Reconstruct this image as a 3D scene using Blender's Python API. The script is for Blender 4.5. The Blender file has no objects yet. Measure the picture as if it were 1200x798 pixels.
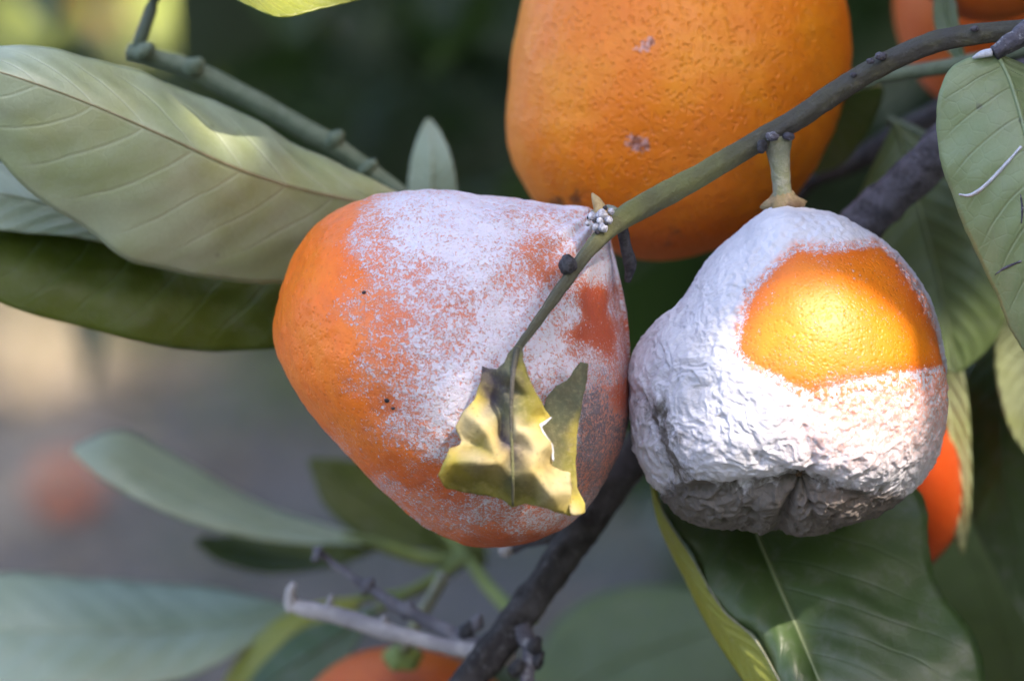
import bpy, math, random
import numpy as np
from mathutils import Vector
from mathutils.geometry import delaunay_2d_cdt

R = math.radians
rng = np.random.default_rng(7)
scn = bpy.context.scene
COL = scn.collection

# ------------------------------------------------------------------ camera
D = 0.95                       # metres from the lens to the sharp plane
W = 0.195                      # width of the field at that distance
PITCH = R(8.0)
FWD = np.array((0.0, math.cos(PITCH), -math.sin(PITCH)))
UP = np.array((0.0, math.sin(PITCH), math.cos(PITCH)))
RIGHT = np.array((1.0, 0.0, 0.0))
FOCUS = np.array((0.0, 0.0, 1.25))
CAM = FOCUS - D * FWD
KPX = W / D / 1200.0
cam = bpy.data.cameras.new('camera')
cam_o = bpy.data.objects.new('camera', cam)
COL.objects.link(cam_o)
cam_o.location = CAM
cam_o.rotation_euler = (math.pi / 2 - PITCH, 0, 0)
cam.sensor_width = 22.3
cam.sensor_fit = 'HORIZONTAL'
cam.lens = 22.3 * D / W
cam.clip_start = 0.01
cam.clip_end = 400
cam.dof.use_dof = True
cam.dof.focus_distance = D + 0.008
cam.dof.aperture_fstop = cam.lens / 17.0
scn.camera = cam_o

# ------------------------------------------------------------------ light
SUN = np.array((0.45, -0.58, 0.72)); SUN /= np.linalg.norm(SUN)
sun_el = math.asin(SUN[2])
world = bpy.data.worlds.new('World')
scn.world = world
world.use_nodes = True
wn = world.node_tree
bg = wn.nodes['Background']
sky = wn.nodes.new('ShaderNodeTexSky')
sky.sky_type = 'NISHITA'
sky.sun_disc = False
sky.sun_elevation = sun_el
sky.sun_rotation = math.atan2(SUN[0], SUN[1])
sky.air_density = 1.0
sky.dust_density = 2.0
wn.links.new(sky.outputs[0], bg.inputs[0])
bg.inputs[1].default_value = 0.15
sl = bpy.data.lights.new('sun', 'SUN')
sl.energy = 2.0
sl.angle = R(0.55)
sl.color = (1.0, 0.93, 0.80)
so = bpy.data.objects.new('sun', sl)
COL.objects.link(so)
so.location = (3, -4, 6)
so.rotation_euler = Vector(-SUN).to_track_quat('-Z', 'Y').to_euler()
scn.view_settings.view_transform = 'Standard'
scn.view_settings.look = 'None'
scn.view_settings.gamma = 1.0
scn.view_settings.use_curve_mapping = False
scn.view_settings.exposure = 2.05
scn.view_settings.use_white_balance = True      # the photographer's shade setting
scn.view_settings.white_balance_temperature = 6750
scn.view_settings.white_balance_tint = 16
scn.cycles.use_denoising = True

# ------------------------------------------------------------------ helpers
def P(px, py, d):
    """photo pixel + millimetres behind the sharp plane -> world point"""
    return CAM + (D + d * 0.001) * (FWD + RIGHT * ((px - 600) * KPX) + UP * ((399 - py) * KPX))

def PX(pts):
    v = np.asarray(pts, float) - CAM
    z = v @ FWD
    zz = np.where(np.abs(z) < 1e-6, 1e-6, z)
    return 600 + (v @ RIGHT) / zz / KPX, 399 - (v @ UP) / zz / KPX, z

def mm(px, d=0):               # pixels -> metres at depth d
    return px * KPX * (D + d * 0.001)

def _hash(ix, iy, iz, s):
    h = (ix * 374761393 + iy * 668265263 + iz * 2147483647 + s * 1274126177) & 0xFFFFFFFF
    h = ((h ^ (h >> 13)) * 1274126177) & 0xFFFFFFFF
    h = ((h ^ (h >> 16)) * 2246822519) & 0xFFFFFFFF
    return ((h ^ (h >> 15)) & 0xFFFFFF) / float(0xFFFFFF)

def noise(p, scale, seed=0, octaves=1, gain=0.5):
    """value noise in [-1, 1], vectorised"""
    tot = 0; amp = 1; norm = 0
    for o in range(octaves):
        q = p * (scale * 2 ** o) + 37.7 * (o + 1)
        i = np.floor(q).astype(np.int64); f = q - i
        u = f * f * f * (f * (f * 6 - 15) + 10)
        r = 0
        for a in (0, 1):
            for b in (0, 1):
                for c in (0, 1):
                    w = (u[:, 0] if a else 1 - u[:, 0]) * (u[:, 1] if b else 1 - u[:, 1]) * (u[:, 2] if c else 1 - u[:, 2])
                    r = r + w * _hash(i[:, 0] + a, i[:, 1] + b, i[:, 2] + c, seed + o * 17)
        tot = tot + amp * (2 * r - 1); norm += amp; amp *= gain
    return tot / norm

def smooth(x, a, b):
    t = np.clip((x - a) / (b - a), 0, 1)
    return t * t * (3 - 2 * t)

def mesh_obj(name, V, F, mats, parent=None, attrs=None, mi=None, flat=False, loc=None):
    V = np.asarray(V, float)
    if loc is None:
        loc = np.zeros(3)
    me = bpy.data.meshes.new(name)
    me.from_pydata((V - loc).tolist(), [], [tuple(f) for f in F])
    for m in (mats if isinstance(mats, (list, tuple)) else [mats]):
        me.materials.append(m)
    n = len(me.polygons)
    me.polygons.foreach_set('use_smooth', np.full(n, not flat, bool))
    if mi is not None:
        me.polygons.foreach_set('material_index', np.asarray(mi, np.int32))
    if attrs:
        for k, a in attrs.items():
            a = np.asarray(a, np.float32)
            if a.ndim == 1:
                at = me.attributes.new(k, 'FLOAT', 'POINT'); at.data.foreach_set('value', a)
            else:
                at = me.attributes.new(k, 'FLOAT_COLOR', 'POINT')
                at.data.foreach_set('color', np.c_[a, np.ones(len(a))].astype(np.float32).ravel())
    me.update()
    o = bpy.data.objects.new(name, me)
    COL.objects.link(o)
    if parent is not None:
        o.parent = parent
        o.location = loc - np.array(parent.location)
    else:
        o.location = loc
    return o

def tag(o, label=None, cat=None, group=None, kind=None):
    if label: o['label'] = label
    if cat: o['category'] = cat
    if group: o['group'] = group
    if kind: o['kind'] = kind
    return o

def thing(name, label, cat, loc, group=None):
    o = bpy.data.objects.new(name, None)
    o.empty_display_size = 0.01
    COL.objects.link(o)
    o.location = loc
    return tag(o, label, cat, group)

def spline(pts, n):
    """centripetal-ish Catmull-Rom through pts, n samples evenly by chord"""
    p = np.asarray(pts, float)
    s = np.r_[0, np.cumsum(np.sqrt(np.linalg.norm(np.diff(p, axis=0), axis=1)) ** 1.6 + 1e-9)]
    s /= s[-1]
    m = np.zeros_like(p)
    m[1:-1] = (p[2:] - p[:-2]) / (s[2:] - s[:-2])[:, None]
    m[0] = (p[1] - p[0]) / (s[1] - s[0]); m[-1] = (p[-1] - p[-2]) / (s[-1] - s[-2])
    t = np.linspace(0, 1, n)
    k = np.clip(np.searchsorted(s, t, side='right') - 1, 0, len(s) - 2)
    h = (s[k + 1] - s[k]); u = (t - s[k]) / h
    u = u[:, None]; h = h[:, None]
    return ((2*u**3 - 3*u**2 + 1) * p[k] + (u**3 - 2*u**2 + u) * h * m[k]
            + (-2*u**3 + 3*u**2) * p[k+1] + (u**3 - u**2) * h * m[k+1])

def tube_data(pts, rad, n=40, sides=16, bump=0.0, bscale=400, seed=0, ridges=0.0):
    p = spline(pts, n)
    r = np.interp(np.linspace(0, 1, n), np.linspace(0, 1, len(rad)), rad)
    t = np.gradient(p, axis=0); t /= np.linalg.norm(t, axis=1)[:, None] + 1e-12
    ref = np.array((0.31, -0.2, 0.93))
    if abs(t.mean(axis=0) @ ref) > 0.85: ref = np.array((0.9, 0.3, -0.2))
    a = np.cross(t, ref); a /= np.linalg.norm(a, axis=1)[:, None] + 1e-12
    b = np.cross(t, a)
    ang = np.linspace(0, 2*math.pi, sides, endpoint=False)
    dirs = a[:, None, :] * np.cos(ang)[None, :, None] + b[:, None, :] * np.sin(ang)[None, :, None]
    V = p[:, None, :] + dirs * r[:, None, None]
    if bump or ridges:
        nz = noise(V.reshape(-1, 3), bscale, seed, 3).reshape(n, sides)
        V = V + dirs * (nz * bump)[:, :, None]
        V = V + dirs * (np.cos(ang * 5 + 1.3)[None, :] * ridges * r[:, None])[:, :, None]
    V = V.reshape(-1, 3)
    F = []
    for i in range(n - 1):
        for j in range(sides):
            k = (j + 1) % sides
            F.append((i*sides + j, i*sides + k, (i+1)*sides + k, (i+1)*sides + j))
    V = np.r_[V, p[:1] - t[:1]*r[0]*0.3, p[-1:] + t[-1:]*r[-1]*0.3]
    c0, c1 = len(V) - 2, len(V) - 1
    for j in range(sides):
        k = (j + 1) % sides
        F.append((k, j, c0)); F.append(((n-1)*sides + j, (n-1)*sides + k, c1))
    along = np.r_[np.repeat(np.linspace(0, 1, n), sides), 0, 1]
    return V, F, along

def tube(name, pts, rad, mat, parent, **kw):
    V, F, along = tube_data(pts, rad, **kw)
    return mesh_obj(name, V, F, mat, parent, {'along': along}, loc=np.array(parent.location))

DOFF = 0.0                     # extra depth of a far shoot, mm
def pix(pts):
    return np.array([P(q[0], q[1], q[2] + (DOFF if q[2] > 90 else 0)) for q in pts])

# ---- cube sphere, shared by every fruit
def cube_sphere(n):
    V = []; F = []
    lin = np.tan(np.linspace(-math.pi/4, math.pi/4, n + 1))
    a, b = np.meshgrid(lin, lin, indexing='ij')
    one = np.ones_like(a)
    for k, (x, y, z) in enumerate(((one, a, b), (-one, -a, b), (-a, one, b), (a, -one, b), (-b, a, one), (b, a, -one))):
        v = np.stack((x, y, z), -1).reshape(-1, 3)
        base = k * (n + 1) ** 2
        i = np.arange(n)[:, None] * (n + 1) + np.arange(n)[None, :] + base
        F.append(np.stack((i, i + n + 1, i + n + 2, i + 1), -1).reshape(-1, 4))
        V.append(v)
    V = np.concatenate(V); F = np.concatenate(F)
    V /= np.linalg.norm(V, axis=1)[:, None]
    key = np.round(V * 1e5).astype(np.int64)
    _, idx, inv = np.unique(key, axis=0, return_index=True, return_inverse=True)
    return V[idx], inv.reshape(-1)[F]

def polar(points, centre, n=720, sig=6):
    """outline points (px) -> smoothed periodic radius table (px) over the angle"""
    p = np.asarray(points, float) - centre
    th = np.arctan2(-p[:, 1], p[:, 0]); r = np.hypot(p[:, 0], p[:, 1])
    o = np.argsort(th); th = th[o]; r = r[o]
    th = np.r_[th - 2*math.pi, th, th + 2*math.pi]; r = np.tile(r, 3)
    g = np.linspace(-math.pi, math.pi, n, endpoint=False)
    # cubic hermite over theta
    m = np.gradient(r, th)
    k = np.searchsorted(th, g, side='right') - 1
    h = th[k+1] - th[k]; u = (g - th[k]) / h
    t = (2*u**3-3*u**2+1)*r[k] + (u**3-2*u**2+u)*h*m[k] + (-2*u**3+3*u**2)*r[k+1] + (u**3-u**2)*h*m[k+1]
    w = np.exp(-0.5 * (np.arange(-4*sig, 4*sig+1) / sig) ** 2); w /= w.sum()
    t = np.convolve(np.r_[t[-4*sig:], t, t[:4*sig]], w, 'valid')
    return g, t

def blob(outline, centre, d, depth_mm, n, soft=40):
    """a full round body whose outline against the view is `outline`; returns verts, faces, normals-ish, pixel x, y, z"""
    S, F = cube_sphere(n)
    c = np.array(centre, float)
    g, r = polar(outline, c)
    g2, r2 = polar(outline, c, sig=soft)
    x, y, z = S[:, 0], S[:, 1], S[:, 2]                 # z = towards the camera
    th = np.arctan2(y, x); cc = np.hypot(x, y)
    f = np.clip(cc, 0, 1) ** 2
    rr = np.interp(th, g, r, period=2*math.pi) * f + np.interp(th, g2, r2, period=2*math.pi) * (1 - f)
    qx = rr * x; qy = rr * y
    O = P(c[0], c[1], d)
    s = mm(1, d)
    V = O + np.outer(qx * s, RIGHT) + np.outer(qy * s, UP) - np.outer(z * depth_mm * 0.001, FWD)
    # faces wind outwards?
    a = V[F[0]]; nn = np.cross(a[1] - a[0], a[2] - a[0])
    if nn @ (a.mean(axis=0) - O) < 0: F = F[:, ::-1]
    return V, F, S, c[0] + qx, c[1] - qy, z

def vnormals(V, F):
    N = np.zeros_like(V)
    fn = np.cross(V[F[:, 2]] - V[F[:, 0]], V[F[:, 3]] - V[F[:, 1]])
    for k in range(4):
        np.add.at(N, F[:, k], fn)
    return N / (np.linalg.norm(N, axis=1)[:, None] + 1e-20)

def idw(x, y, ctrl, power=3.0):
    """smooth field through control points (px, py, value...)"""
    c = np.asarray(ctrl, float)
    num = 0; den = 0
    for row in c:
        w = 1.0 / (((x - row[0]) ** 2 + (y - row[1]) ** 2 + 60.0) ** (power / 2))
        num = num + (w[:, None] * row[2:][None, :]); den = den + w
    return num / den[:, None]

# ------------------------------------------------------------------ materials
class NT:
    def __init__(self, name):
        self.m = bpy.data.materials.new(name); self.m.use_nodes = True
        self.t = self.m.node_tree
        self.t.nodes.clear()
        self.out = self.t.nodes.new('ShaderNodeOutputMaterial')
    def n(self, typ, props=None, **inp):
        nd = self.t.nodes.new('ShaderNode' + typ)
        for k, v in (props or {}).items(): setattr(nd, k, v)
        for k, v in inp.items():
            key = int(k[1:]) if k[0] == '_' and k[1:].isdigit() else k.replace('_', ' ')
            s = nd.inputs[key]
            if isinstance(v, bpy.types.NodeSocket): self.t.links.new(v, s)
            else: s.default_value = v
        return nd
    def attr(self, name, out='Fac'): return self.n('Attribute', {'attribute_name': name}).outputs[out]
    def pos(self): return self.n('TexCoord').outputs['Object']
    def noise(self, scale, detail=3, rough=0.55, dist=0.0, vec=None):
        return self.n('TexNoise', Vector=vec or self.pos(), Scale=scale, Detail=detail, Roughness=rough, Distortion=dist).outputs['Fac']
    def vor(self, scale, feature='F1', vec=None, rand=1.0):
        return self.n('TexVoronoi', {'feature': feature}, Vector=vec or self.pos(), Scale=scale, Randomness=rand).outputs['Distance']
    def math(self, op, a, b=0.0, c=0.0):
        return self.n('Math', {'operation': op}, _0=a, _1=b, _2=c).outputs[0]
    def rng(self, v, a, b, c=0.0, d=1.0, smooth=True):
        return self.n('MapRange', {'interpolation_type': 'SMOOTHSTEP' if smooth else 'LINEAR'}, _0=v, _1=a, _2=b, _3=c, _4=d).outputs[0]
    def mix(self, f, a, b, mode='MIX'):
        nd = self.t.nodes.new('ShaderNodeMix'); nd.data_type = 'RGBA'; nd.blend_type = mode
        for i, v in ((0, f), (6, a), (7, b)):
            s = nd.inputs[i]
            if isinstance(v, bpy.types.NodeSocket): self.t.links.new(v, s)
            else: s.default_value = (*v, 1) if isinstance(v, tuple) else v
        return nd.outputs[2]
    def bump(self, h, strength, dist, normal=None):
        kw = dict(Height=h, Strength=strength, Distance=dist)
        if normal is not None: kw['Normal'] = normal
        return self.n('Bump', None, **kw).outputs[0]
    def done(self, shader):
        self.t.links.new(shader, self.out.inputs[0]); return self.m

def c4(c): return (*c, 1.0)

def m_skin(name, orange=(0.92, 0.180, 0.008), red=(0.36, 0.058, 0.024), powder=True, scar=False, gold=(0.94, 0.235, 0.010)):
    k = NT(name)
    red_a = k.attr('red')
    n1 = k.noise(55, 3); n2 = k.noise(420, 3, 0.6)
    col = k.mix(k.rng(n1, 0.35, 0.7), orange, gold)
    col = k.mix(k.rng(n2, 0.3, 0.75, 0, 0.35), col, (orange[0]*0.86, orange[1]*0.72, orange[2]))
    col = k.mix(red_a, col, red)
    pore = k.vor(780); pore2 = k.vor(1500)
    pit = k.rng(pore, 0.08, 0.42)
    col = k.mix(k.rng(pore, 0.05, 0.30, 0.22, 0.0), col, (0.42, 0.10, 0.004))
    h = k.math('ADD', k.math('MULTIPLY', pit, 0.7), k.math('MULTIPLY', k.rng(pore2, 0.1, 0.5), 0.3))
    h = k.math('ADD', h, k.math('MULTIPLY', k.noise(260, 2), 0.6))
    nrm = k.bump(h, 0.8 if scar else 0.32, 0.0005)
    rough = 0.42
    if scar:
        s = k.math('ADD', k.attr('scar'), k.math('MULTIPLY', k.math('SUBTRACT', k.noise(900, 4, 0.7), 0.5), 1.3))
        sf = k.rng(s, 0.52, 0.66)
        col = k.mix(k.math('MULTIPLY', sf, 0.8), col, k.mix(k.rng(k.noise(700, 2), 0.42, 0.6), (0.20, 0.09, 0.08), (0.62, 0.42, 0.42)))
        dk = k.rng(k.math('ADD', k.attr('soot_shade'), k.math('MULTIPLY', k.math('SUBTRACT', k.noise(320, 4, 0.65), 0.5), 1.2)), 0.45, 0.8, 0, 0.8)
        col = k.mix(dk, col, (0.035, 0.022, 0.02))
    if powder:
        wax = k.attr('wax')
        vec = k.pos()
        f1 = k.noise(1050, 4, 0.7, 0.8, vec); f2 = k.noise(2500, 2, 0.6, 0.6, vec); f3 = k.noise(150, 2, 0.5, 0, vec)
        v = k.math('ADD', k.math('MULTIPLY', f1, 0.55), k.math('MULTIPLY', f2, 0.45))
        v = k.math('ADD', v, k.math('MULTIPLY', k.math('SUBTRACT', f3, 0.5), 0.15))
        v = k.math('ADD', v, k.math('MULTIPLY', k.math('SUBTRACT', wax, 0.5), 0.25))
        pf = k.rng(v, 0.46, 0.59)
        haze = k.rng(k.math('ADD', wax, k.math('MULTIPLY', k.math('SUBTRACT', f3, 0.5), 0.7)), 0.1, 0.95, 0, 0.6)
        soot_shade = k.attr('soot_shade')
        white = k.mix(k.rng(k.math('ADD', soot_shade, k.math('MULTIPLY', k.math('SUBTRACT', f1, 0.5), 1.4)), 0.35, 0.75, 0, 0.85), (0.71, 0.69, 0.77), (0.07, 0.065, 0.085))
        col = k.mix(haze, col, (0.68, 0.42, 0.38))
        col = k.mix(k.math('MULTIPLY', pf, 0.93), col, white)
        rough = k.rng(pf, 0, 1, 0.45, 0.95, False)
        nrm = k.bump(k.math('MULTIPLY', pf, k.math('ADD', f2, 0.7)), 0.6, 0.00035, nrm)
    b = k.n('BsdfPrincipled', None, Base_Color=col, Roughness=rough, Normal=nrm)
    b.inputs['Subsurface Weight'].default_value = 0.12
    b.inputs['Subsurface Radius'].default_value = (1.0, 0.35, 0.06)
    b.inputs['Subsurface Scale'].default_value = 0.002
    b.inputs['Specular IOR Level'].default_value = 0.45
    return k.done(b.outputs[0])

def m_crust():
    k = NT('white_wax_crust')
    v = k.pos()
    n1 = k.noise(330, 5, 0.62, 0.4, v); n2 = k.noise(1300, 4, 0.65, 0.3, v); n3 = k.noise(90, 3, 0.5, 0, v)
    dirt_shade = k.rng(k.math('ADD', k.attr('soot_shade'), k.math('MULTIPLY', k.math('SUBTRACT', n1, 0.5), 1.7)), 0.42, 0.95, 0, 0.9)  # sooty grime together with shade painted on the underside
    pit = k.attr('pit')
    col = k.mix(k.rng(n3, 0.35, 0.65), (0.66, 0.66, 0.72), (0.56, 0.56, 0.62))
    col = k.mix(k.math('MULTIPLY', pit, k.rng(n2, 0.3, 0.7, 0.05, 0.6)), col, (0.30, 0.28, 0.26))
    col = k.mix(dirt_shade, col, k.mix(n2, (0.065, 0.06, 0.05), (0.155, 0.13, 0.105)))
    col = k.mix(k.math('MULTIPLY', k.attr('thin'), k.rng(n2, 0.36, 0.56)), col, (0.74, 0.24, 0.11))
    nrm = k.bump(k.math('ADD', n1, k.math('MULTIPLY', n2, 0.5)), 0.6, 0.0008)
    b = k.n('BsdfPrincipled', None, Base_Color=col, Roughness=0.92, Normal=nrm)
    b.inputs['Specular IOR Level'].default_value = 0.2
    b.inputs['Subsurface Weight'].default_value = 0.1
    b.inputs['Subsurface Radius'].default_value = (1, .7, .5)
    b.inputs['Subsurface Scale'].default_value = 0.001
    return k.done(b.outputs[0])

def m_leaf(name, base, var, vein, trans=0.3, tcol=(0.45, 0.55, 0.05), rough=0.38, spec=0.5, spots=0.3, veinf=0.35, bumpk=0.5, yellow=0.0, coat=0.5, dust=0.16):
    k = NT(name)
    u = k.attr('lu'); v = k.math('ABSOLUTE', k.attr('lv'))
    p = k.pos()
    wob = k.math('MULTIPLY', k.math('SUBTRACT', k.noise(45, 2, 0.5, 0, p), 0.5), 0.55)
    w = k.math('ADD', k.math('SUBTRACT', k.math('MULTIPLY', u, 11.0), k.math('MULTIPLY', k.math('POWER', v, 1.25), 1.9)), wob)
    fr = k.math('ABSOLUTE', k.math('SUBTRACT', k.math('FRACT', w), 0.5))
    fade = k.rng(v, 0.55, 1.0, 1.0, 0.1)
    line = k.math('MULTIPLY', k.rng(fr, 0.0, 0.07, 1.0, 0.0), fade)
    rib = k.rng(v, 0.0, 0.035, 1.0, 0.0)
    net = k.rng(k.vor(330, 'DISTANCE_TO_EDGE', p), 0.0, 0.09, 1.0, 0.0)
    col = k.mix(k.rng(k.noise(60, 4, 0.6, 0.5, p), 0.33, 0.68), base, var)
    if yellow:
        col = k.mix(k.rng(k.noise(28, 3, 0.6, 0.6, p), 0.5, 0.7, 0, yellow), col, (0.40, 0.36, 0.05))
    col = k.mix(k.math('MULTIPLY', k.math('MAXIMUM', line, rib), veinf), col, vein)
    col = k.mix(k.math('MULTIPLY', net, veinf * 0.22), col, vein)
    fine = k.noise(1600, 3, 0.7, 0, p)
    col = k.mix(k.rng(fine, 0.3, 0.75, 0, 0.16), col, (base[0]*0.4, base[1]*0.4, base[2]*0.4))
    col = k.mix(k.math('MULTIPLY', k.rng(k.noise(210, 5, 0.75, 0.3, p), 0.45, 0.75), dust), col, (0.30, 0.30, 0.27))
    sp = k.math('MULTIPLY', k.rng(k.vor(120, 'F1', p), 0.05, 0.10, 1.0, 0.0), k.rng(k.noise(33, 2, 0.5, 0, p), 0.46, 0.56))
    col = k.mix(k.math('MULTIPLY', sp, spots), col, (0.10, 0.085, 0.08))
    h = k.math('ADD', k.math('MULTIPLY', k.math('MAXIMUM', line, rib), -0.6), k.math('MULTIPLY', net, -0.12))
    h = k.math('ADD', h, k.math('ADD', k.math('MULTIPLY', k.math('SINE', k.math('MULTIPLY', w, 6.283)), 0.25), k.math('MULTIPLY', fine, 0.12)))
    nrm = k.bump(h, bumpk, 0.0006)
    rg = k.rng(k.noise(130, 4, 0.65, 0, p), 0.3, 0.7, rough - 0.06, rough + 0.16, False)
    b = k.n('BsdfPrincipled', None, Base_Color=col, Roughness=rg, Normal=nrm)
    b.inputs['Specular IOR Level'].default_value = spec
    b.inputs['Coat Weight'].default_value = coat
    b.inputs['Coat Roughness'].default_value = 0.32
    tr = k.n('BsdfTranslucent', None, Color=k.mix(k.math('MULTIPLY', line, 0.3), tcol, vein), Normal=nrm)
    mx = k.n('MixShader', None, _0=trans, _1=b.outputs[0], _2=tr.outputs[0])
    return k.done(mx.outputs[0])

def m_wood(name, a, b_, c, rough=0.85, scale=260, lichen=0.0, streak=None, bstr=0.8, bd=0.0007):
    k = NT(name)
    p = k.pos()
    n1 = k.noise(scale, 5, 0.65, 0.5, p); n2 = k.noise(scale * 4, 3, 0.6, 0, p); n3 = k.noise(scale * 0.25, 3, 0.5, 0.4, p)
    col = k.mix(k.rng(n1, 0.35, 0.68), a, b_)
    col = k.mix(k.rng(n3, 0.45, 0.66), col, c)
    col = k.mix(k.rng(n2, 0.55, 0.75, 0, 0.5), col, (a[0]*0.35, a[1]*0.35, a[2]*0.35))
    if lichen:
        col = k.mix(k.rng(k.noise(scale * 1.7, 4, 0.7, 0.3, p), 0.54, 0.64, 0, lichen), col, (0.45, 0.45, 0.47))
    if streak == 'twig':
        col = k.mix(k.rng(k.attr('streak'), -0.2, 0.6, 0.75, 0.0), col, (0.055, 0.05, 0.042))
        n1 = k.math('ADD', n1, k.math('ADD', k.math('MULTIPLY', k.attr('streak'), 0.35), k.math('MULTIPLY', k.noise(1700, 4, 0.7, 0, p), 0.5)))
        young = k.math('MULTIPLY', k.rng(k.attr('along'), 0.50, 0.60), k.rng(k.attr('along'), 0.74, 0.86, 1.0, 0.2))
        col = k.mix(k.math('MULTIPLY', young, k.rng(n3, 0.3, 0.7, 0.3, 0.75)), col, (0.22, 0.23, 0.075))
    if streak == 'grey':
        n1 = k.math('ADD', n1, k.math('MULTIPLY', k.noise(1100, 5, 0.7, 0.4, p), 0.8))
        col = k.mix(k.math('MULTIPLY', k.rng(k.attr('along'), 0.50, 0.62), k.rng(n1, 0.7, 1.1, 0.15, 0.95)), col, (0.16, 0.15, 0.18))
    nrm = k.bump(k.math('ADD', n1, k.math('MULTIPLY', n2, 0.4)), bstr, bd)
    b = k.n('BsdfPrincipled', None, Base_Color=col, Roughness=rough, Normal=nrm)
    b.inputs['Specular IOR Level'].default_value = 0.3
    return k.done(b.outputs[0])

def m_plain(name, a, b_, rough=0.8, scale=300, bd=0.0005, spec=0.3):
    k = NT(name); p = k.pos()
    n1 = k.noise(scale, 4, 0.6, 0.2, p)
    nrm = k.bump(n1, 0.7, bd)
    b = k.n('BsdfPrincipled', None, Base_Color=k.mix(k.rng(n1, 0.35, 0.65), a, b_), Roughness=rough, Normal=nrm)
    b.inputs['Specular IOR Level'].default_value = spec
    return k.done(b.outputs[0])

def m_crown(name, a, b_, trans=0.28, tcol=(0.35, 0.5, 0.05)):
    k = NT(name)
    r = k.attr('tint')
    col = k.mix(r, a, b_)
    b = k.n('BsdfPrincipled', None, Base_Color=col, Roughness=0.42)
    tr = k.n('BsdfTranslucent', None, Color=c4(tcol))
    mx = k.n('MixShader', None, _0=trans, _1=b.outputs[0], _2=tr.outputs[0])
    return k.done(mx.outputs[0])

def m_withered():
    k = NT('withered_leaf_tissue')
    p = k.pos()
    c = k.attr('paint', 'Color')
    n1 = k.noise(240, 5, 0.65, 0.5, p); n2 = k.noise(1100, 4, 0.7, 0, p)
    col = k.mix(k.rng(n1, 0.45, 0.72, 0, 0.42), c, (0.13, 0.10, 0.06))
    col = k.mix(k.rng(n2, 0.45, 0.75, 0, 0.30), col, (0.55, 0.46, 0.22))
    col = k.mix(k.rng(k.vor(520, 'F1', p), 0.1, 0.2, 0.4, 0), col, (0.10, 0.08, 0.06))
    nrm = k.bump(k.math('ADD', n1, k.math('MULTIPLY', n2, 0.35)), 0.55, 0.0006)
    b = k.n('BsdfPrincipled', None, Base_Color=col, Roughness=0.78, Normal=nrm)
    b.inputs['Specular IOR Level'].default_value = 0.25
    tr = k.n('BsdfTranslucent', None, Color=k.mix(0.5, c, (0.75, 0.55, 0.12)))
    return k.done(k.n('MixShader', None, _0=0.22, _1=b.outputs[0], _2=tr.outputs[0]).outputs[0])

def m_ground():
    k = NT('orchard_soil'); p = k.pos()
    n1 = k.noise(2.2, 5, 0.6, 0.3, p); n2 = k.noise(16, 5, 0.65, 0, p); n3 = k.noise(0.7, 3, 0.5, 0, p)
    col = k.mix(k.rng(n1, 0.35, 0.65), (0.095, 0.092, 0.10), (0.14, 0.135, 0.14))
    col = k.mix(k.rng(n2, 0.42, 0.7, 0, 0.6), col, (0.07, 0.06, 0.055))
    col = k.mix(k.rng(n3, 0.5, 0.62, 0, 0.7), col, (0.06, 0.085, 0.045))
    b = k.n('BsdfPrincipled', None, Base_Color=col, Roughness=0.95, Normal=k.bump(k.math('ADD', n1, n2), 0.8, 0.03))
    return k.done(b.outputs[0])

M_LU = m_leaf('leaf_upper', (0.045, 0.085, 0.030), (0.065, 0.115, 0.038), (0.13, 0.18, 0.08), 0.25, (0.35, 0.50, 0.05), 0.38, 0.5, 0.5, 0.3, 0.3, coat=0.3, dust=0.3)
M_LL = m_leaf('leaf_underside', (0.36, 0.41, 0.17), (0.45, 0.50, 0.27), (0.52, 0.56, 0.34), 0.22, (0.45, 0.55, 0.07), 0.42, 0.5, 0.5, 0.45, 0.8, 0.35, 1.0)
M_L1 = m_leaf('leaf_silvery_underside', (0.36, 0.43, 0.22), (0.46, 0.54, 0.37), (0.52, 0.58, 0.41), 0.22, (0.45, 0.55, 0.07), 0.36, 0.6, 0.5, 0.30, 0.35, 0.30, 1.0)
M_LP = m_leaf('leaf_pale', (0.33, 0.41, 0.27), (0.39, 0.47, 0.33), (0.48, 0.55, 0.40), 0.22, (0.40, 0.52, 0.10), 0.38, 0.55, 0.3)
M_LD = m_leaf('leaf_olive', (0.06, 0.085, 0.010), (0.09, 0.115, 0.014), (0.12, 0.15, 0.04), 0.3, (0.30, 0.40, 0.02), 0.45, 0.35, 0.2, coat=0.1)
M_LG = m_leaf('leaf_green', (0.22, 0.29, 0.125), (0.27, 0.34, 0.165), (0.37, 0.43, 0.25), 0.25, (0.40, 0.52, 0.06), 0.42, 0.45, 0.6, 0.3, 0.5)
M_LM = m_leaf('leaf_mid_green', (0.085, 0.125, 0.045), (0.115, 0.16, 0.06), (0.20, 0.25, 0.11), 0.28, (0.45, 0.55, 0.06), 0.42, 0.45, 0.4, 0.3, 0.35, coat=0.2)
M_LY = m_leaf('leaf_yellow_green', (0.30, 0.33, 0.03), (0.38, 0.38, 0.05), (0.48, 0.46, 0.14), 0.35, (0.6, 0.62, 0.05), 0.42, 0.4, 0.8)
M_TWIG = m_wood('green_twig_bark', (0.105, 0.10, 0.065), (0.17, 0.165, 0.085), (0.085, 0.082, 0.075), 0.7, 420, 0.15, 'twig')
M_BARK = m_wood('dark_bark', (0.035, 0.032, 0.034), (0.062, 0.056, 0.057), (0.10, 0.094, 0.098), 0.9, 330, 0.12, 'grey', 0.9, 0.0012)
M_GREYB = m_wood('grey_bark', (0.09, 0.085, 0.105), (0.15, 0.14, 0.165), (0.07, 0.065, 0.08), 0.9, 330, 0.5, None, 0.9, 0.0010)
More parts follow.
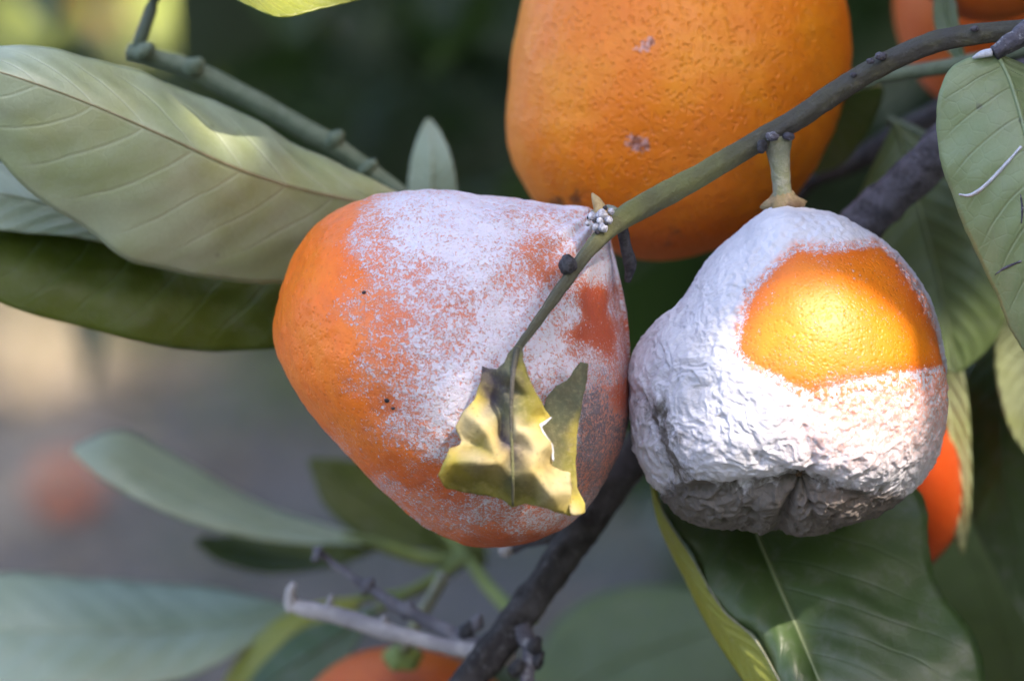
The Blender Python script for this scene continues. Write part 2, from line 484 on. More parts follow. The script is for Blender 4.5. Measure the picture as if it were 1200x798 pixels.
M_DEAD = m_wood('bleached_dead_wood', (0.42, 0.39, 0.39), (0.55, 0.51, 0.50), (0.30, 0.28, 0.29), 0.9, 240)
M_DEADG = m_wood('grey_dead_wood', (0.16, 0.15, 0.17), (0.25, 0.24, 0.26), (0.10, 0.095, 0.11), 0.9, 240)
M_GSTEM = m_wood('green_shoot_bark', (0.16, 0.21, 0.05), (0.22, 0.27, 0.08), (0.12, 0.16, 0.05), 0.6, 200)
M_GSTEM2 = m_wood('grey_green_shoot_bark', (0.10, 0.135, 0.085), (0.15, 0.19, 0.13), (0.08, 0.10, 0.07), 0.6, 300)
M_CALYX = m_wood('calyx_tissue', (0.26, 0.20, 0.10), (0.40, 0.29, 0.17), (0.17, 0.10, 0.06), 0.8, 600)
M_PED = m_wood('peduncle_bark', (0.25, 0.26, 0.15), (0.34, 0.34, 0.26), (0.20, 0.21, 0.16), 0.75, 700)
M_BLACK = m_plain('black_bud_scale', (0.018, 0.017, 0.02), (0.06, 0.058, 0.065), 0.6, 900)
M_BUG = m_plain('mealy_white_bud', (0.62, 0.62, 0.68), (0.30, 0.29, 0.33), 0.9, 1500)
M_SCAR = m_plain('whitish_scar', (0.46, 0.47, 0.52), (0.60, 0.61, 0.66), 0.8, 900)
M_BRACT = m_plain('dry_bract', (0.34, 0.22, 0.10), (0.45, 0.33, 0.16), 0.8, 600)
M_RIB = m_plain('brownish_midrib', (0.22, 0.20, 0.10), (0.30, 0.26, 0.15), 0.7, 300)
M_STYLE = m_plain('style_scar_tissue', (0.16, 0.10, 0.06), (0.28, 0.20, 0.15), 0.9, 900)
M_WITH = m_withered()
M_CRUST = m_crust()
M_SKIN_L = m_skin('powdered_mandarin_skin')
M_SKIN_R = m_skin('bright_mandarin_skin', (0.84, 0.22, 0.008), (0.66, 0.085, 0.018), True, False, (0.88, 0.29, 0.010))
M_SKIN_T = m_skin('scarred_mandarin_skin', (0.86, 0.23, 0.007), (0.50, 0.06, 0.008), False, True, (0.92, 0.31, 0.010))
M_SKIN_B = m_skin('background_mandarin_skin', (0.62, 0.12, 0.008), (0.35, 0.03, 0.005), False, False, (0.66, 0.16, 0.01))
M_GROUND = m_ground()
M_CROWN = m_crown('crown_leaves', (0.024, 0.044, 0.022), (0.05, 0.08, 0.036), 0.15, (0.2, 0.36, 0.07))
M_CROWN2 = m_crown('far_crown_leaves', (0.045, 0.08, 0.025), (0.13, 0.17, 0.05), 0.3, (0.5, 0.6, 0.06))
M_LITTER = m_crown('dry_fallen_leaves', (0.09, 0.07, 0.055), (0.20, 0.165, 0.13), 0.05, (0.4, 0.3, 0.1))
M_GRASS = m_crown('grass_blades', (0.05, 0.085, 0.03), (0.10, 0.14, 0.055), 0.25)
M_SUNPATCH = m_crown('sun_patch_straw', (0.40, 0.32, 0.22), (0.62, 0.52, 0.38), 0.1, (0.6, 0.5, 0.3))  # pale so that the sunlit ground patches come out brighter
M_TRUNK = m_wood('trunk_bark', (0.06, 0.05, 0.042), (0.11, 0.095, 0.085), (0.15, 0.14, 0.13), 0.95, 30, 0.3, None, 0.9, 0.006)

# ------------------------------------------------------------------ leaf clouds (crowns, litter, grass)
def leaf_cloud(pos, length, width, normal_bias=None, curl=0.18, seed=1, tilt=1.0):
    """one small folded leaf of 8 vertices / 4 quads per position"""
    r = np.random.default_rng(seed)
    n = len(pos)
    a = r.normal(size=(n, 3)); a[:, 2] *= tilt
    a /= np.linalg.norm(a, axis=1)[:, None]
    b = r.normal(size=(n, 3))
    if normal_bias is not None:
        b = b * normal_bias[1] + np.asarray(normal_bias[0])
    b -= (b * a).sum(1)[:, None] * a; b /= np.linalg.norm(b, axis=1)[:, None]
    c = np.cross(a, b)
    L = (length * r.uniform(0.7, 1.25, n))[:, None]; Wd = (width * r.uniform(0.75, 1.2, n))[:, None]
    prof = ((-0.5, 0.05), (-0.2, 0.46), (0.15, 0.46), (0.5, 0.03))
    V = np.zeros((n, 12, 3))
    for i, (t, w) in enumerate(prof):
        bend = -curl * (t * t) * L
        mid = pos + a * (t * L) + b * bend
        V[:, i*3 + 1] = mid
        V[:, i*3 + 0] = mid - c * (w * Wd) + b * (w * Wd * 0.35)
        V[:, i*3 + 2] = mid + c * (w * Wd) + b * (w * Wd * 0.35)
    base = np.arange(n)[:, None] * 12
    F = []
    for i in range(3):
        for j in range(2):
            q = i*3 + j
            F.append(np.concatenate((base + q, base + q + 1, base + q + 4, base + q + 3), 1))
    F = np.stack(F, 1).reshape(-1, 4)
    tint = np.repeat(r.uniform(0, 1, n), 12)
    return V.reshape(-1, 3), F, tint

def quick_mesh(name, V, F, mat, parent=None, tint=None, loc=None):
    loc = np.zeros(3) if loc is None else np.asarray(loc, float)
    me = bpy.data.meshes.new(name)
    me.vertices.add(len(V)); me.vertices.foreach_set('co', (V - loc).astype(np.float32).ravel())
    me.loops.add(F.size); me.loops.foreach_set('vertex_index', F.astype(np.int32).ravel())
    me.polygons.add(len(F))
    me.polygons.foreach_set('loop_start', (np.arange(len(F)) * 4).astype(np.int32))
    me.polygons.foreach_set('loop_total', np.full(len(F), 4, np.int32))
    me.update(calc_edges=True)
    me.polygons.foreach_set('use_smooth', np.ones(len(F), bool))
    me.materials.append(mat)
    if tint is not None:
        at = me.attributes.new('tint', 'FLOAT', 'POINT'); at.data.foreach_set('value', tint.astype(np.float32))
    o = bpy.data.objects.new(name, me); COL.objects.link(o)
    if parent is not None:
        o.parent = parent; o.location = loc - np.array(parent.location)
    else: o.location = loc
    return o

# sunlit places: (pixel x, pixel y, depth mm, radius mm): no leaf may stand between them and the sun
SUNNY = [
    (950, 405, -3, 8), (910, 490, -3, 8), (960, 480, -4, 11), (1010, 500, -2, 11), (1050, 530, 2, 8), (870, 525, 0, 6), (990, 550, 0, 9), (920, 540, 0, 7),
    (550, 545, -8, 5.5), (550, 500, -8, 4), (580, 560, -8, 4), (625, 535, -9, 6), (650, 575, -9, 6), (1030, 400, -1, 7),
    (714, 288, 8, 3.2), (704, 303, 6, 2.6), (578, 264, 8, 0.8), (590, 270, 8, 0.8), (655, 262, 12, 1.2),
    (915, 200, 22, 3.5), (920, 242, 20, 4),
    (1130, 405, 78, 5), (1150, 395, 78, 5), (1110, 425, 78, 4),
    (1112, 480, 90, 5), (1122, 530, 92, 5), (1190, 440, 84, 6), (1190, 490, 84, 5),
    (800, 640, 44, 3), (840, 705, 40, 3), (868, 772, 42, 2.5), (780, 610, 44, 2.5),
    (340, 10, 22, 6), (66, 700, 195, 2.5),
    (30, 385, 8350, 130), (70, 400, 8150, 140), (115, 436, 7400, 110), (30, 470, 6900, 80), (215, 432, 7300, 60),
    (195, 18, 5600, 130), (36, 28, 5900, 120), (120, 10, 6100, 50), (610, 10, 4200, 35),
]
SUN_A = np.cross(SUN, (0, 0, 1)); SUN_A /= np.linalg.norm(SUN_A)
SUN_B = np.cross(SUN, SUN_A)
SUN_C = np.array([P(q[0], q[1], q[2]) for q in SUNNY]); SUN_R = np.array([q[3] * 0.001 for q in SUNNY])
SUN_UV = np.c_[SUN_C @ SUN_A, SUN_C @ SUN_B]
def blocks_sun(pts, extra):
    """pts: (n, 3) -> True where a point lies in a beam that lights one of the sunny places"""
    uv = np.c_[pts @ SUN_A, pts @ SUN_B]
    hit = np.zeros(len(pts), bool)
    for q, r in zip(SUN_UV, SUN_R):
        hit |= ((uv - q) ** 2).sum(1) < (r + extra) ** 2
    return hit
def in_view(pts, margin, near=None):
    x, y, z = PX(pts)
    v = (z > 0) & (x > -margin) & (x < 1200 + margin) & (y > -margin) & (y < 798 + margin)
    if near is not None: v &= z < near
    return v
def ground_at(px, py):
    v = P(px, py, 0) - CAM
    return CAM + v * (CAM[2] / -v[2])
def leaf_points(V, n): return V.reshape(n, 12, 3)

# ------------------------------------------------------------------ the setting
gx = np.linspace(-1, 1, 81); gx = np.sign(gx) * (np.abs(gx) ** 2.6) * 150
gX, gY = np.meshgrid(gx, gx + 8, indexing='ij')
gp = np.stack((gX, gY, np.zeros_like(gX)), -1).reshape(-1, 3)
gp[:, 2] = 0.035 * noise(gp, 0.8, 3, 3) * (np.abs(gp[:, 0]) < 30)
n = 81
gi = (np.arange(n - 1)[:, None] * n + np.arange(n - 1)[None, :]).reshape(-1)
tag(mesh_obj('ground', gp, np.stack((gi, gi + n, gi + n + 1, gi + 1), -1), M_GROUND), kind='structure')

lp = np.c_[rng.uniform(-2.5, 2.5, 5200), rng.uniform(0.8, 14, 5200), np.zeros(5200)]
lp[:, 2] = 0.035 * noise(lp, 0.8, 3, 3) + 0.012
V, F, t = leaf_cloud(lp, 0.085, 0.035, ((0, 0, 2.5), 1.0), 0.4, 5, 0.15)
tag(quick_mesh('leaf_litter', V, F, M_LITTER, None, t), 'dry brown leaf litter strewn on the orchard floor', 'leaf litter', kind='stuff')
gc = np.c_[rng.uniform(-2.5, 2.5, 90), rng.uniform(2, 16, 90)]
gq = gc[rng.integers(0, 90, 5200)] + rng.normal(0, 0.16, (5200, 2))
gq = np.c_[gq, np.zeros(5200)]; gq[:, 2] = 0.035 * noise(gq, 0.8, 3, 3) + 0.045
V, F, t = leaf_cloud(gq, 0.13, 0.010, None, 0.5, 6, 2.6)
tag(quick_mesh('grass', V, F, M_GRASS, None, t), 'green grass tufts on the shaded orchard floor', 'grass', kind='stuff')

sp = []  # pale blades added at the sun patches, their brightness put into the colour
for (x, y, w) in ((30, 385, .07), (70, 400, .08), (115, 436, .06), (30, 470, .05), (215, 432, .03)):
    g_ = ground_at(x, y)
    k_ = rng.normal(0, 1, (420, 3)) * np.array((w, w * 3.0, 0.0)) * 0.6 + g_
    k_[:, 2] = 0.035 * noise(k_, 0.8, 3, 3) + rng.uniform(0.004, 0.04, 420)
    sp.append(k_)
sp = np.concatenate(sp)
V, F, t = leaf_cloud(sp, 0.09, 0.012, ((0, 0, 2.0), 1.0), 0.3, 8, 0.25)
tag(quick_mesh('sun_patch_grass', V, F, M_SUNPATCH, None, t), 'pale dry grass added to brighten the sun patches on the orchard floor', 'dry grass', kind='stuff')

def trunk_mesh(parent, base, top, r):
    base = np.array(base, float); top = np.array(top, float)
    mid = (base + top) / 2 + np.array((0.04, 0.03, 0))
    tube('trunk', [base - (0, 0, 0.12), base + (0, 0, 0.05), mid, top], [r * 1.45, r * 1.15, r * 0.95, r * 0.7], M_TRUNK, parent, n=30, sides=18, bump=r * 0.16, bscale=9, ridges=0.05)

def ell_points(c, rad, n, r, inner=0.35):
    d = r.normal(size=(n, 3)); d /= np.linalg.norm(d, axis=1)[:, None]
    s = inner + (1 - inner) * r.uniform(0, 1, n) ** 0.55
    lump = 1 + 0.22 * noise(d, 2.3, int(r.integers(1, 99)), 2)
    return np.asarray(c) + d * (s * lump)[:, None] * np.asarray(rad)

def orchard_tree(label, loc, c, rad, n, seed, mat, group=None, keep=None):
    r = np.random.default_rng(seed)
    loc = np.array(loc, float)
    t = thing('mandarin_tree', label, 'tree', loc, group)
    c = loc + np.array(c)
    trunk_mesh(t, loc, c - (0, 0, rad[2] * 0.35), 0.075)
    for k in range(7):
        a = k * 0.9 + seed
        st = loc + np.array((0.02, 0.02, c[2] * 0.3 + 0.05 * k))
        en = c + np.array((math.cos(a) * rad[0], math.sin(a) * rad[1], (k % 3 - 0.6) * 0.4 * rad[2])) * 0.72
        pts = [st, (st * 0.55 + en * 0.45) + (0, 0, 0.15), en]
        if in_view(spline(pts, 20), 60).any(): continue
        tube('limb', pts, [0.045, 0.03, 0.010], M_TRUNK, t, n=18, sides=10, bump=0.005, bscale=20)
    p = ell_points(c, rad, n, r)
    p = p[p[:, 2] > (0.22 if loc[1] < 9 else 0.08)]
    if keep is not None: p = p[keep(p)]
    V, F, tt = leaf_cloud(p, 0.085, 0.042, (np.array((0, 0, 0.8)), 1.0), 0.3, seed)
    if keep is not None:
        q = leaf_points(V, len(p))
        bad = np.zeros(len(p), bool)
        for i in range(12):
            bad |= in_view(q[:, i], 12, 1.45) | blocks_sun(q[:, i], 0.003) | blocks_sun((q[:, i] + q[:, (i + 3) % 12]) / 2, 0.0) | (np.linalg.norm(q[:, i] - FOCUS, axis=1) < 0.22) | (np.linalg.norm(q[:, i] - CAM, axis=1) < 0.30)
        p = p[~bad]
        V, F, tt = V.reshape(-1, 12, 3)[~bad].reshape(-1, 3), None, tt.reshape(-1, 12)[~bad].ravel()
        base = np.arange(len(p))[:, None] * 12
        F = np.stack([np.concatenate((base + q, base + q + 1, base + q + 4, base + q + 3), 1) for q in (0, 1, 3, 4, 6, 7)], 1).reshape(-1, 4)
    quick_mesh('crown', V, F, mat, t, tt, loc)
    return t

def own_keep(p):
    x, y, z = PX(p)
    view = (z > 0) & (x > -60) & (x < 1260) & (y > -60) & (y < 860)
    deep = z > 1.45
    # what shows of this crown behind the fruit: its shaded inside, above the open ground at the left
    edge = 300 + 25 * np.sin(x / 60.0) + np.where(x > 560, (x - 560) * 1.4, 0)
    ok = deep & (y < edge) & ~((x < 262 + 26 * np.sin(y / 11.0)) & (y < 75)) 
    open_sky = ((p[:, 0] < 0.4) & (p[:, 1] < 1.9) & (p[:, 2] > 1.4))
    return (~view | ok) & ~open_sky
orchard_tree('mandarin tree whose low boughs carry the mouldy fruit', (0.95, 1.25, 0), (0, 0, 2.05), (1.75, 1.75, 1.45), 60000, 11, M_CROWN, keep=own_keep)
ROW = 'orchard trees of the neighbouring rows'
LROW = 'dark green mandarin tree of the neighbouring orchard rows'
for k, (x, y, s) in enumerate(((1.75, 3.7, 1.0), (1.7, 5.7, 1.05), (1.9, 7.9, 1.1), (2.3, 10.4, 1.1), (-2.9, 6.4, 1.1), (0.7, 12.4, 1.15), (-1.5, 10.8, 1.15), (3.4, 13.0, 1.1), (3.6, 1.4, 1.0), (-1.3, -4.2, 1.0), (1.2, -4.0, 1.0), (3.7, -2.2, 0.95))):  # trees behind the camera are unseen, added to block the low sky
    orchard_tree(LROW, (x, y, 0), (0, 0, 1.6 * s if y < 9 else 1.15 * s), (1.6 * s, 1.6 * s, 1.4 * s), 17000, 30 + k, M_CROWN2, ROW, keep=lambda p: np.ones(len(p), bool))

# an added, unseen leafy bough, shaped with gaps to break the sun into patches
bough_root = P(1700, -900, 260)
bough = thing('sun_dapple_bough', 'unseen leafy bough added to break the sun into patches', 'bough', bough_root)
mid0 = FOCUS + SUN * 1.15
tube('stem', [bough_root, bough_root * 0.5 + mid0 * 0.5 + np.array((0.05, 0, 0.10)), mid0 + SUN_A * 0.12 + np.array((0, 0, 0.05)), mid0 - SUN_A * 0.34], [0.009, 0.007, 0.005, 0.003], M_TRUNK, bough, n=30, sides=10)
def dapple_canopy(n, seed, length, width, s0, s1, span, extra):
    r = np.random.default_rng(seed)
    ctr = P(640, 420, 20)
    p = ctr + SUN * r.uniform(s0, s1, n)[:, None] + np.outer(r.uniform(-span, span, n), SUN_A) + np.outer(r.uniform(-span, span, n) * 0.85, SUN_B)
    V, F, t = leaf_cloud(p, length, width, (SUN * 1.6, 1.0), 0.25, seed, 1.0)
    q = V.reshape(n, 12, 3)
    bad = np.zeros(n, bool)
    # dense sampling of each leaf's outline and middle
    for i in range(12):
        for j in range(i, 12):
            if abs(i - j) <= 4:
                m = (q[:, i] + q[:, j]) / 2
                bad |= blocks_sun(m, extra) | in_view(m, 25) | (np.linalg.norm(m - CAM, axis=1) < 0.12)
    k = ~bad
    return q[k], t.reshape(n, 12)[k]
parts = [dapple_canopy(3200, 71, 0.085, 0.042, 0.9, 1.5, 0.25, 0.002), dapple_canopy(3200, 72, 0.045, 0.022, 0.85, 1.2, 0.18, 0.001), dapple_canopy(3200, 73, 0.024, 0.012, 0.8, 1.0, 0.15, 0.0008)]
Vq = np.concatenate([a for a, _ in parts]); tq = np.concatenate([b for _, b in parts])
base = np.arange(len(Vq))[:, None] * 12
F = np.stack([np.concatenate((base + q, base + q + 1, base + q + 4, base + q + 3), 1) for q in (0, 1, 3, 4, 6, 7)], 1).reshape(-1, 4)
tag(quick_mesh('foliage', Vq.reshape(-1, 3), F, M_CROWN, bough, tq.ravel(), bough_root), kind='stuff')

# ------------------------------------------------------------------ leaves
def leaf(parent, mid, left, right, m_front, m_back, label=None, bulge=0.0, nu=64, nv=12, thick=0.35, wave=0.35, edge=0.12, rib=0.55, rib_mat=None, seed=0, rib_front=True, name='leaf', quilt=0.12):
    """blade between its midrib and two margins (pixel x, pixel y, mm deep), base first; real thickness, its rib a child"""
    M = spline(pix(mid), nu); Lf = spline(pix(left), nu); Rt = spline(pix(right), nu)
    tm = np.linspace(0, 1, nu)
    e1 = noise(np.c_[tm * 60, tm * 0 + seed, tm * 0], 1.0, 5, 2)[:, None] * edge * 0.001
    e2 = noise(np.c_[tm * 60, tm * 0 + seed + 9, tm * 0], 1.0, 8, 2)[:, None] * edge * 0.001
    dl = Lf - M; dr = Rt - M
    Lf = Lf + dl / (np.linalg.norm(dl, axis=1)[:, None] + 1e-9) * e1
    Rt = Rt + dr / (np.linalg.norm(dr, axis=1)[:, None] + 1e-9) * e2
    rows = []; lv = []
    for v in np.linspace(-1, 1, 2 * nv + 1):
        E = Lf if v < 0 else Rt
        a = abs(v)
        rows.append(M * (1 - a) + E * a - FWD * (bulge * 0.001 * 4 * a * (1 - a)) * np.sin(np.pi * np.clip(tm, 0.02, 0.98))[:, None])
        lv.append(np.full(nu, v))
    G = np.stack(rows, 1)                       # nu, m, 3
    lv = np.stack(lv, 1); lu = np.repeat(tm[:, None], 2 * nv + 1, 1)
    m = 2 * nv + 1
    du = np.gradient(G, axis=0); dv = np.gradient(G, axis=1)
    N = np.cross(du, dv); N /= np.linalg.norm(N, axis=2)[:, :, None] + 1e-12
    if (N @ FWD).mean() > 0: N = -N; flip = True
    else: flip = False
    w = noise(G.reshape(-1, 3) + seed * 0.37, 70, seed, 2).reshape(nu, m) * np.abs(lv) * wave * 0.001 * 2
    G = G + N * w[:, :, None]
    G = G + N * (np.sin(2 * math.pi * (lu * 11 - np.abs(lv) ** 1.25 * 1.9 + 0.25 * w / 0.0005)) * np.sin(np.pi * np.abs(lv)) * quilt * 0.001)[:, :, None]
    t = thick * 0.0005
    A = (G + N * t).reshape(-1, 3); B = (G - N * t).reshape(-1, 3)
    V = np.r_[A, B]; K = nu * m
    i = (np.arange(nu - 1)[:, None] * m + np.arange(m - 1)[None, :]).reshape(-1)
    q = np.stack((i, i + m, i + m + 1, i + 1), -1)
    if flip: q = q[:, ::-1]
    F = [q, q[:, ::-1] + K]
    bd = list(range(m - 1)) + [k * m + m - 1 for k in range(nu - 1)] + [(nu - 1) * m + k for k in range(m - 1, 0, -1)] + [k * m for k in range(nu - 1, 0, -1)]
    bd = np.array(bd); nx = np.roll(bd, -1)
    rim = np.stack((bd, nx, nx + K, bd + K), -1)
    if flip: rim = rim[:, ::-1]
    F = np.concatenate(F + [rim])
    mi = np.r_[np.zeros(len(q)), np.ones(len(q)), np.ones(len(rim))]
    o = mesh_obj(name, V, F, [m_front, m_back], parent, {'lu': np.tile(lu.ravel(), 2), 'lv': np.tile(lv.ravel(), 2)}, mi, loc=np.array(parent.location))
    if label: o['label'] = label
    if rib:
        off = (N[:, nv] * (t + 0.0001)) * (1 if rib_front else -1)
        pts = (G[:, nv] + off)[::4]
        if len(pts) > 3:
            Vt, Ft, al = tube_data(pts, [rib * 0.001, rib * 0.0008, rib * 0.0003], n=50, sides=8)
            r = mesh_obj('midrib', Vt, Ft, rib_mat or m_front, o, {'lu': al, 'lv': np.zeros(len(Vt))})
            r.location = -np.array(parent.location) * 0 ; r.data.transform(__import__('mathutils').Matrix.Translation(-Vector(parent.location)))
    return o

def sd(pts, d): return [(x, y, d) for x, y in pts]

# --- shoot at the left: two big folded leaves and the green stem behind them
sh = thing('leafy_shoot', 'grey-green shoot with a large pale leaf over a dark olive leaf', 'shoot', P(470, 222, 82))
tube('stem', pix([(150, 60, 84), (180, 66, 84), (230, 84, 84), (300, 120, 84), (390, 170, 83), (430, 198, 83), (480, 236, 82), (540, 300, 80), (620, 380, 78), (700, 470, 76), (742, 525, 72)]), [mm(10), mm(13), mm(13), mm(11), mm(10), mm(10), mm(10), mm(10)], M_GSTEM2, sh, n=60, bump=0.0003, bscale=300, ridges=0.06)
for (x, y, r) in ((228, 78, 13), (393, 163, 11), (170, 60, 12), (432, 196, 8)):
    tube('node', pix([(x - 9, y + 7, 82), (x, y, 81), (x + 8, y - 7, 80)]), [mm(r * 0.7), mm(r), mm(r * 0.5)], M_GSTEM2, sh, n=10, sides=10, bump=0.0003)
leaf(sh,
     [(505, 262, 72), (470, 250, 66), (420, 236, 58), (340, 218, 49), (270, 194, 41), (200, 163, 34), (100, 120, 27), (0, 85, 23), (-130, 52, 24)],
     [(505, 256, 73), (455, 222, 63), (380, 186, 58), (300, 140, 52), (200, 95, 44), (100, 65, 36), (0, 55, 30), (-130, 48, 26)],
     [(505, 268, 73), (430, 310, 72), (380, 326, 69), (330, 328, 65), (250, 327, 58), (165, 309, 49), (100, 270, 41), (40, 230, 35), (0, 188, 31), (-70, 110, 24), (-130, 56, 24)],
     M_L1, M_LU, 'large pale green leaf folded along its brown midrib', quilt=0.12, bulge=2.0, nu=110, nv=18, wave=0.8, rib=0.3, rib_mat=M_RIB, seed=3)
leaf(sh,
     [(460, 352, 86), (330, 320, 80), (200, 295, 72), (80, 278, 66), (0, 270, 62), (-150, 262, 56)],
     [(460, 346, 86), (330, 285, 92), (200, 240, 96), (80, 210, 94), (0, 194, 88), (-150, 248, 60)],
     [(460, 358, 86), (390, 396, 82), (330, 407, 76), (260, 413, 70), (200, 408, 66), (100, 385, 60), (0, 355, 56), (-150, 275, 54)],
     M_LD, M_LL, 'dark olive leaf under the large pale leaf', bulge=2.5, nu=90, nv=14, wave=1.0, seed=5, rib=0.4)
leaf(sh,
     [(210, 300, 66), (120, 262, 62), (40, 236, 58), (-40, 222, 56), (-170, 215, 56)],
     [(210, 296, 66), (120, 220, 70), (40, 196, 68), (-40, 190, 64), (-170, 212, 57)],
     [(210, 304, 66), (130, 287, 62), (80, 278, 58), (0, 270, 55), (-60, 260, 54), (-170, 220, 56)],
     M_LP, M_LU, 'bluish leaf edge between the large pale leaf and the dark olive leaf', nu=50, nv=8, seed=6, wave=0.5, rib=0.3)
leaf(sh, [(250, -18, 24), (300, -6, 22), (350, -8, 22), (450, -14, 26)], [(250, -20, 24), (320, -60, 34), (390, -52, 34), (450, -16, 26)], [(250, -14, 24), (290, 8, 20), (330, 21, 18), (380, 10, 20), (430, -4, 24), (450, -12, 26)], M_LY, M_LU, 'yellow-green leaf tip hanging into the top of the picture', seed=8, nu=60, nv=8, wave=0.5)
tube('petiole', pix([(250, -18, 24), (220, -60, 50), (190, -20, 78), (160, 58, 84)]), [0.0012, 0.0012, 0.0013, 0.0014], M_GSTEM2, sh, n=24, sides=8)
leaf(sh, [(520, 300, 118), (508, 235, 112), (506, 190, 110), (503, 139, 112)], [(516, 300, 118), (480, 240, 116), (482, 190, 114), (494, 150, 112), (502, 138, 112)], [(524, 300, 118), (536, 240, 110), (532, 195, 108), (518, 158, 110), (504, 138, 112)], M_LP, M_LU, 'small pale leaf tip standing upright behind the fruit', seed=9, nu=40, nv=8)
tube('petiole', pix([(520, 300, 118), (530, 330, 112), (560, 325, 82)]), [0.0009, 0.001, 0.0012], M_GSTEM2, sh, n=14, sides=8)

# --- blurred shoot at the lower left
DOFF = 65.0
s2 = thing('leafy_shoot', 'yellow-green forked shoot with blurred bluish leaves below the powdered mandarin', 'shoot', P(612, 735, 98))
tube('stem', pix([(625, 725, 74), (600, 715, 92), (575, 690, 105), (548, 655, 112), (535, 640, 118), (500, 600, 124)]), [mm(8), mm(8), mm(9), mm(10), mm(8), mm(5)], M_GSTEM, s2, n=40, bump=0.0002)
tube('petiole', pix([(548, 655, 112), (500, 655, 112), (440, 637, 111), (400, 630, 110)]), [mm(9), mm(10), mm(9), mm(6)], M_GSTEM, s2, n=24, bump=0.0002)
tube('petiole', pix([(545, 655, 112), (510, 678, 108), (475, 695, 104), (425, 700, 104)]), [mm(9), mm(9), mm(8), mm(4)], M_GSTEM, s2, n=24, bump=0.0002)
leaf(s2, [(430, 636, 111), (400, 630, 110), (300, 608, 105), (200, 570, 102), (130, 535, 100), (86, 528, 100)],
     [(430, 633, 112), (400, 622, 116), (300, 588, 120), (200, 533, 120), (140, 508, 114), (86, 524, 102)],
     [(430, 640, 110), (400, 640, 104), (300, 632, 98), (200, 603, 94), (120, 562, 95), (84, 532, 99)], M_LP, M_LU, 'narrow bluish leaf pointing left, out of focus', nu=60, seed=11, bulge=2)
leaf(s2, [(440, 640, 126), (330, 650, 124), (232, 634, 124)], [(440, 636, 127), (330, 625, 130), (232, 630, 125)], [(440, 646, 126), (390, 665, 120), (320, 672, 118), (260, 658, 120), (230, 638, 124)], M_LD, M_LU, 'short olive leaf beneath the bluish leaf', nu=40, nv=8, seed=12)
leaf(s2, [(345, 718, 118), (310, 724, 118), (200, 740, 118), (100, 739, 116), (0, 738, 114), (-170, 735, 112)],
     [(345, 714, 118), (300, 700, 124), (240, 688, 130), (120, 680, 132), (0, 674, 128), (-170, 715, 114)],
     [(345, 722, 118), (300, 752, 112), (210, 796, 106), (100, 806, 102), (0, 808, 102), (-170, 755, 110)], M_LP, M_LU, 'broad blurred leaf lying across the lower left corner', nu=60, seed=13, bulge=2)
tube('petiole', pix([(345, 718, 118), (400, 708, 112), (425, 700, 104)]), [0.0009, 0.001, 0.0011], M_GSTEM, s2, n=14, sides=8)
leaf(s2, [(570, 655, 128), (480, 612, 128), (420, 575, 128), (364, 538, 128)], [(570, 640, 130), (490, 580, 132), (430, 545, 130), (362, 536, 128)], [(570, 665, 128), (505, 645, 124), (430, 630, 122), (380, 590, 124), (361, 542, 128)], M_LD, M_LU, 'dark olive leaf behind the underside of the powdered mandarin', nu=40, nv=8, seed=14)
leaf(s2, [(425, 702, 104), (370, 722, 106), (325, 760, 108), (280, 830, 110)], [(425, 699, 104), (360, 708, 110), (305, 740, 112), (262, 800, 112), (278, 832, 110)], [(425, 706, 104), (385, 745, 104), (340, 800, 104), (282, 832, 110)], M_LY, M_LU, 'yellow-green blurred leaf at the bottom edge', nu=40, nv=8, seed=15)
leaf(s2, [(440, 715, 98), (400, 742, 98), (350, 775, 98), (270, 830, 100)], [(440, 711, 98), (400, 722, 102), (340, 748, 104), (268, 828, 100)], [(440, 719, 98), (412, 765, 96), (360, 810, 95), (272, 834, 100)], M_LU, M_LL, 'dark green blurred leaf beside the low mandarin', nu=40, nv=8, seed=16)
tube('petiole', pix([(440, 715, 98), (470, 700, 102), (510, 680, 108)]), [0.0008, 0.0009, 0.001], M_GSTEM, s2, n=14, sides=8)

DOFF = 0.0
# --- dead twig, bleached, lower left
dt = thing('dead_twig', 'bleached dead twig with short spurs below the powdered mandarin', 'twig', P(600, 768, 74))
tube('stem', pix([(340, 706, 88), (350, 711, 87), (400, 722, 85), (450, 738, 82), (520, 756, 78), (600, 770, 72)]), [mm(9), mm(12), mm(12), mm(10), mm(11), mm(12)], M_DEAD, dt, n=50, bump=0.0004, bscale=250)
for pts, r in (([(343, 712, 88), (340, 695, 86), (345, 684, 85)], (10, 8, 4)), ([(388, 722, 86), (386, 707, 85), (389, 697, 84)], (6, 5, 2)), ([(452, 738, 82), (450, 722, 81)], (7, 4))):
    tube('spur', pix(pts), [mm(q) for q in r], M_DEAD, dt, n=12, sides=10, bump=0.0003)
d2 = thing('dead_twig', 'thin knotted grey twig running above the bleached dead twig', 'twig', P(560, 758, 76))
tube('stem', pix([(368, 642, 90), (388, 658, 90), (420, 680, 88), (450, 700, 86), (500, 728, 82), (540, 748, 78), (580, 764, 74)]), [mm(3), mm(5), mm(6), mm(9), mm(9), mm(9), mm(9)], M_DEADG, d2, n=50, bump=0.0005, bscale=300)
for (x, y, d, r) in ((374, 648, 89, 7), (432, 686, 87, 9), (478, 714, 84, 9), (548, 737, 76, 11), (560, 728, 75, 9)):
    tube('knot', pix([(x - 6, y + 8, d + 1), (x, y, d), (x + 3, y - 8, d - 1)]), [mm(r * 0.7), mm(r), mm(r * 0.4)], M_BLACK if r > 10 else M_DEADG, d2, n=10, sides=9, bump=0.0005)

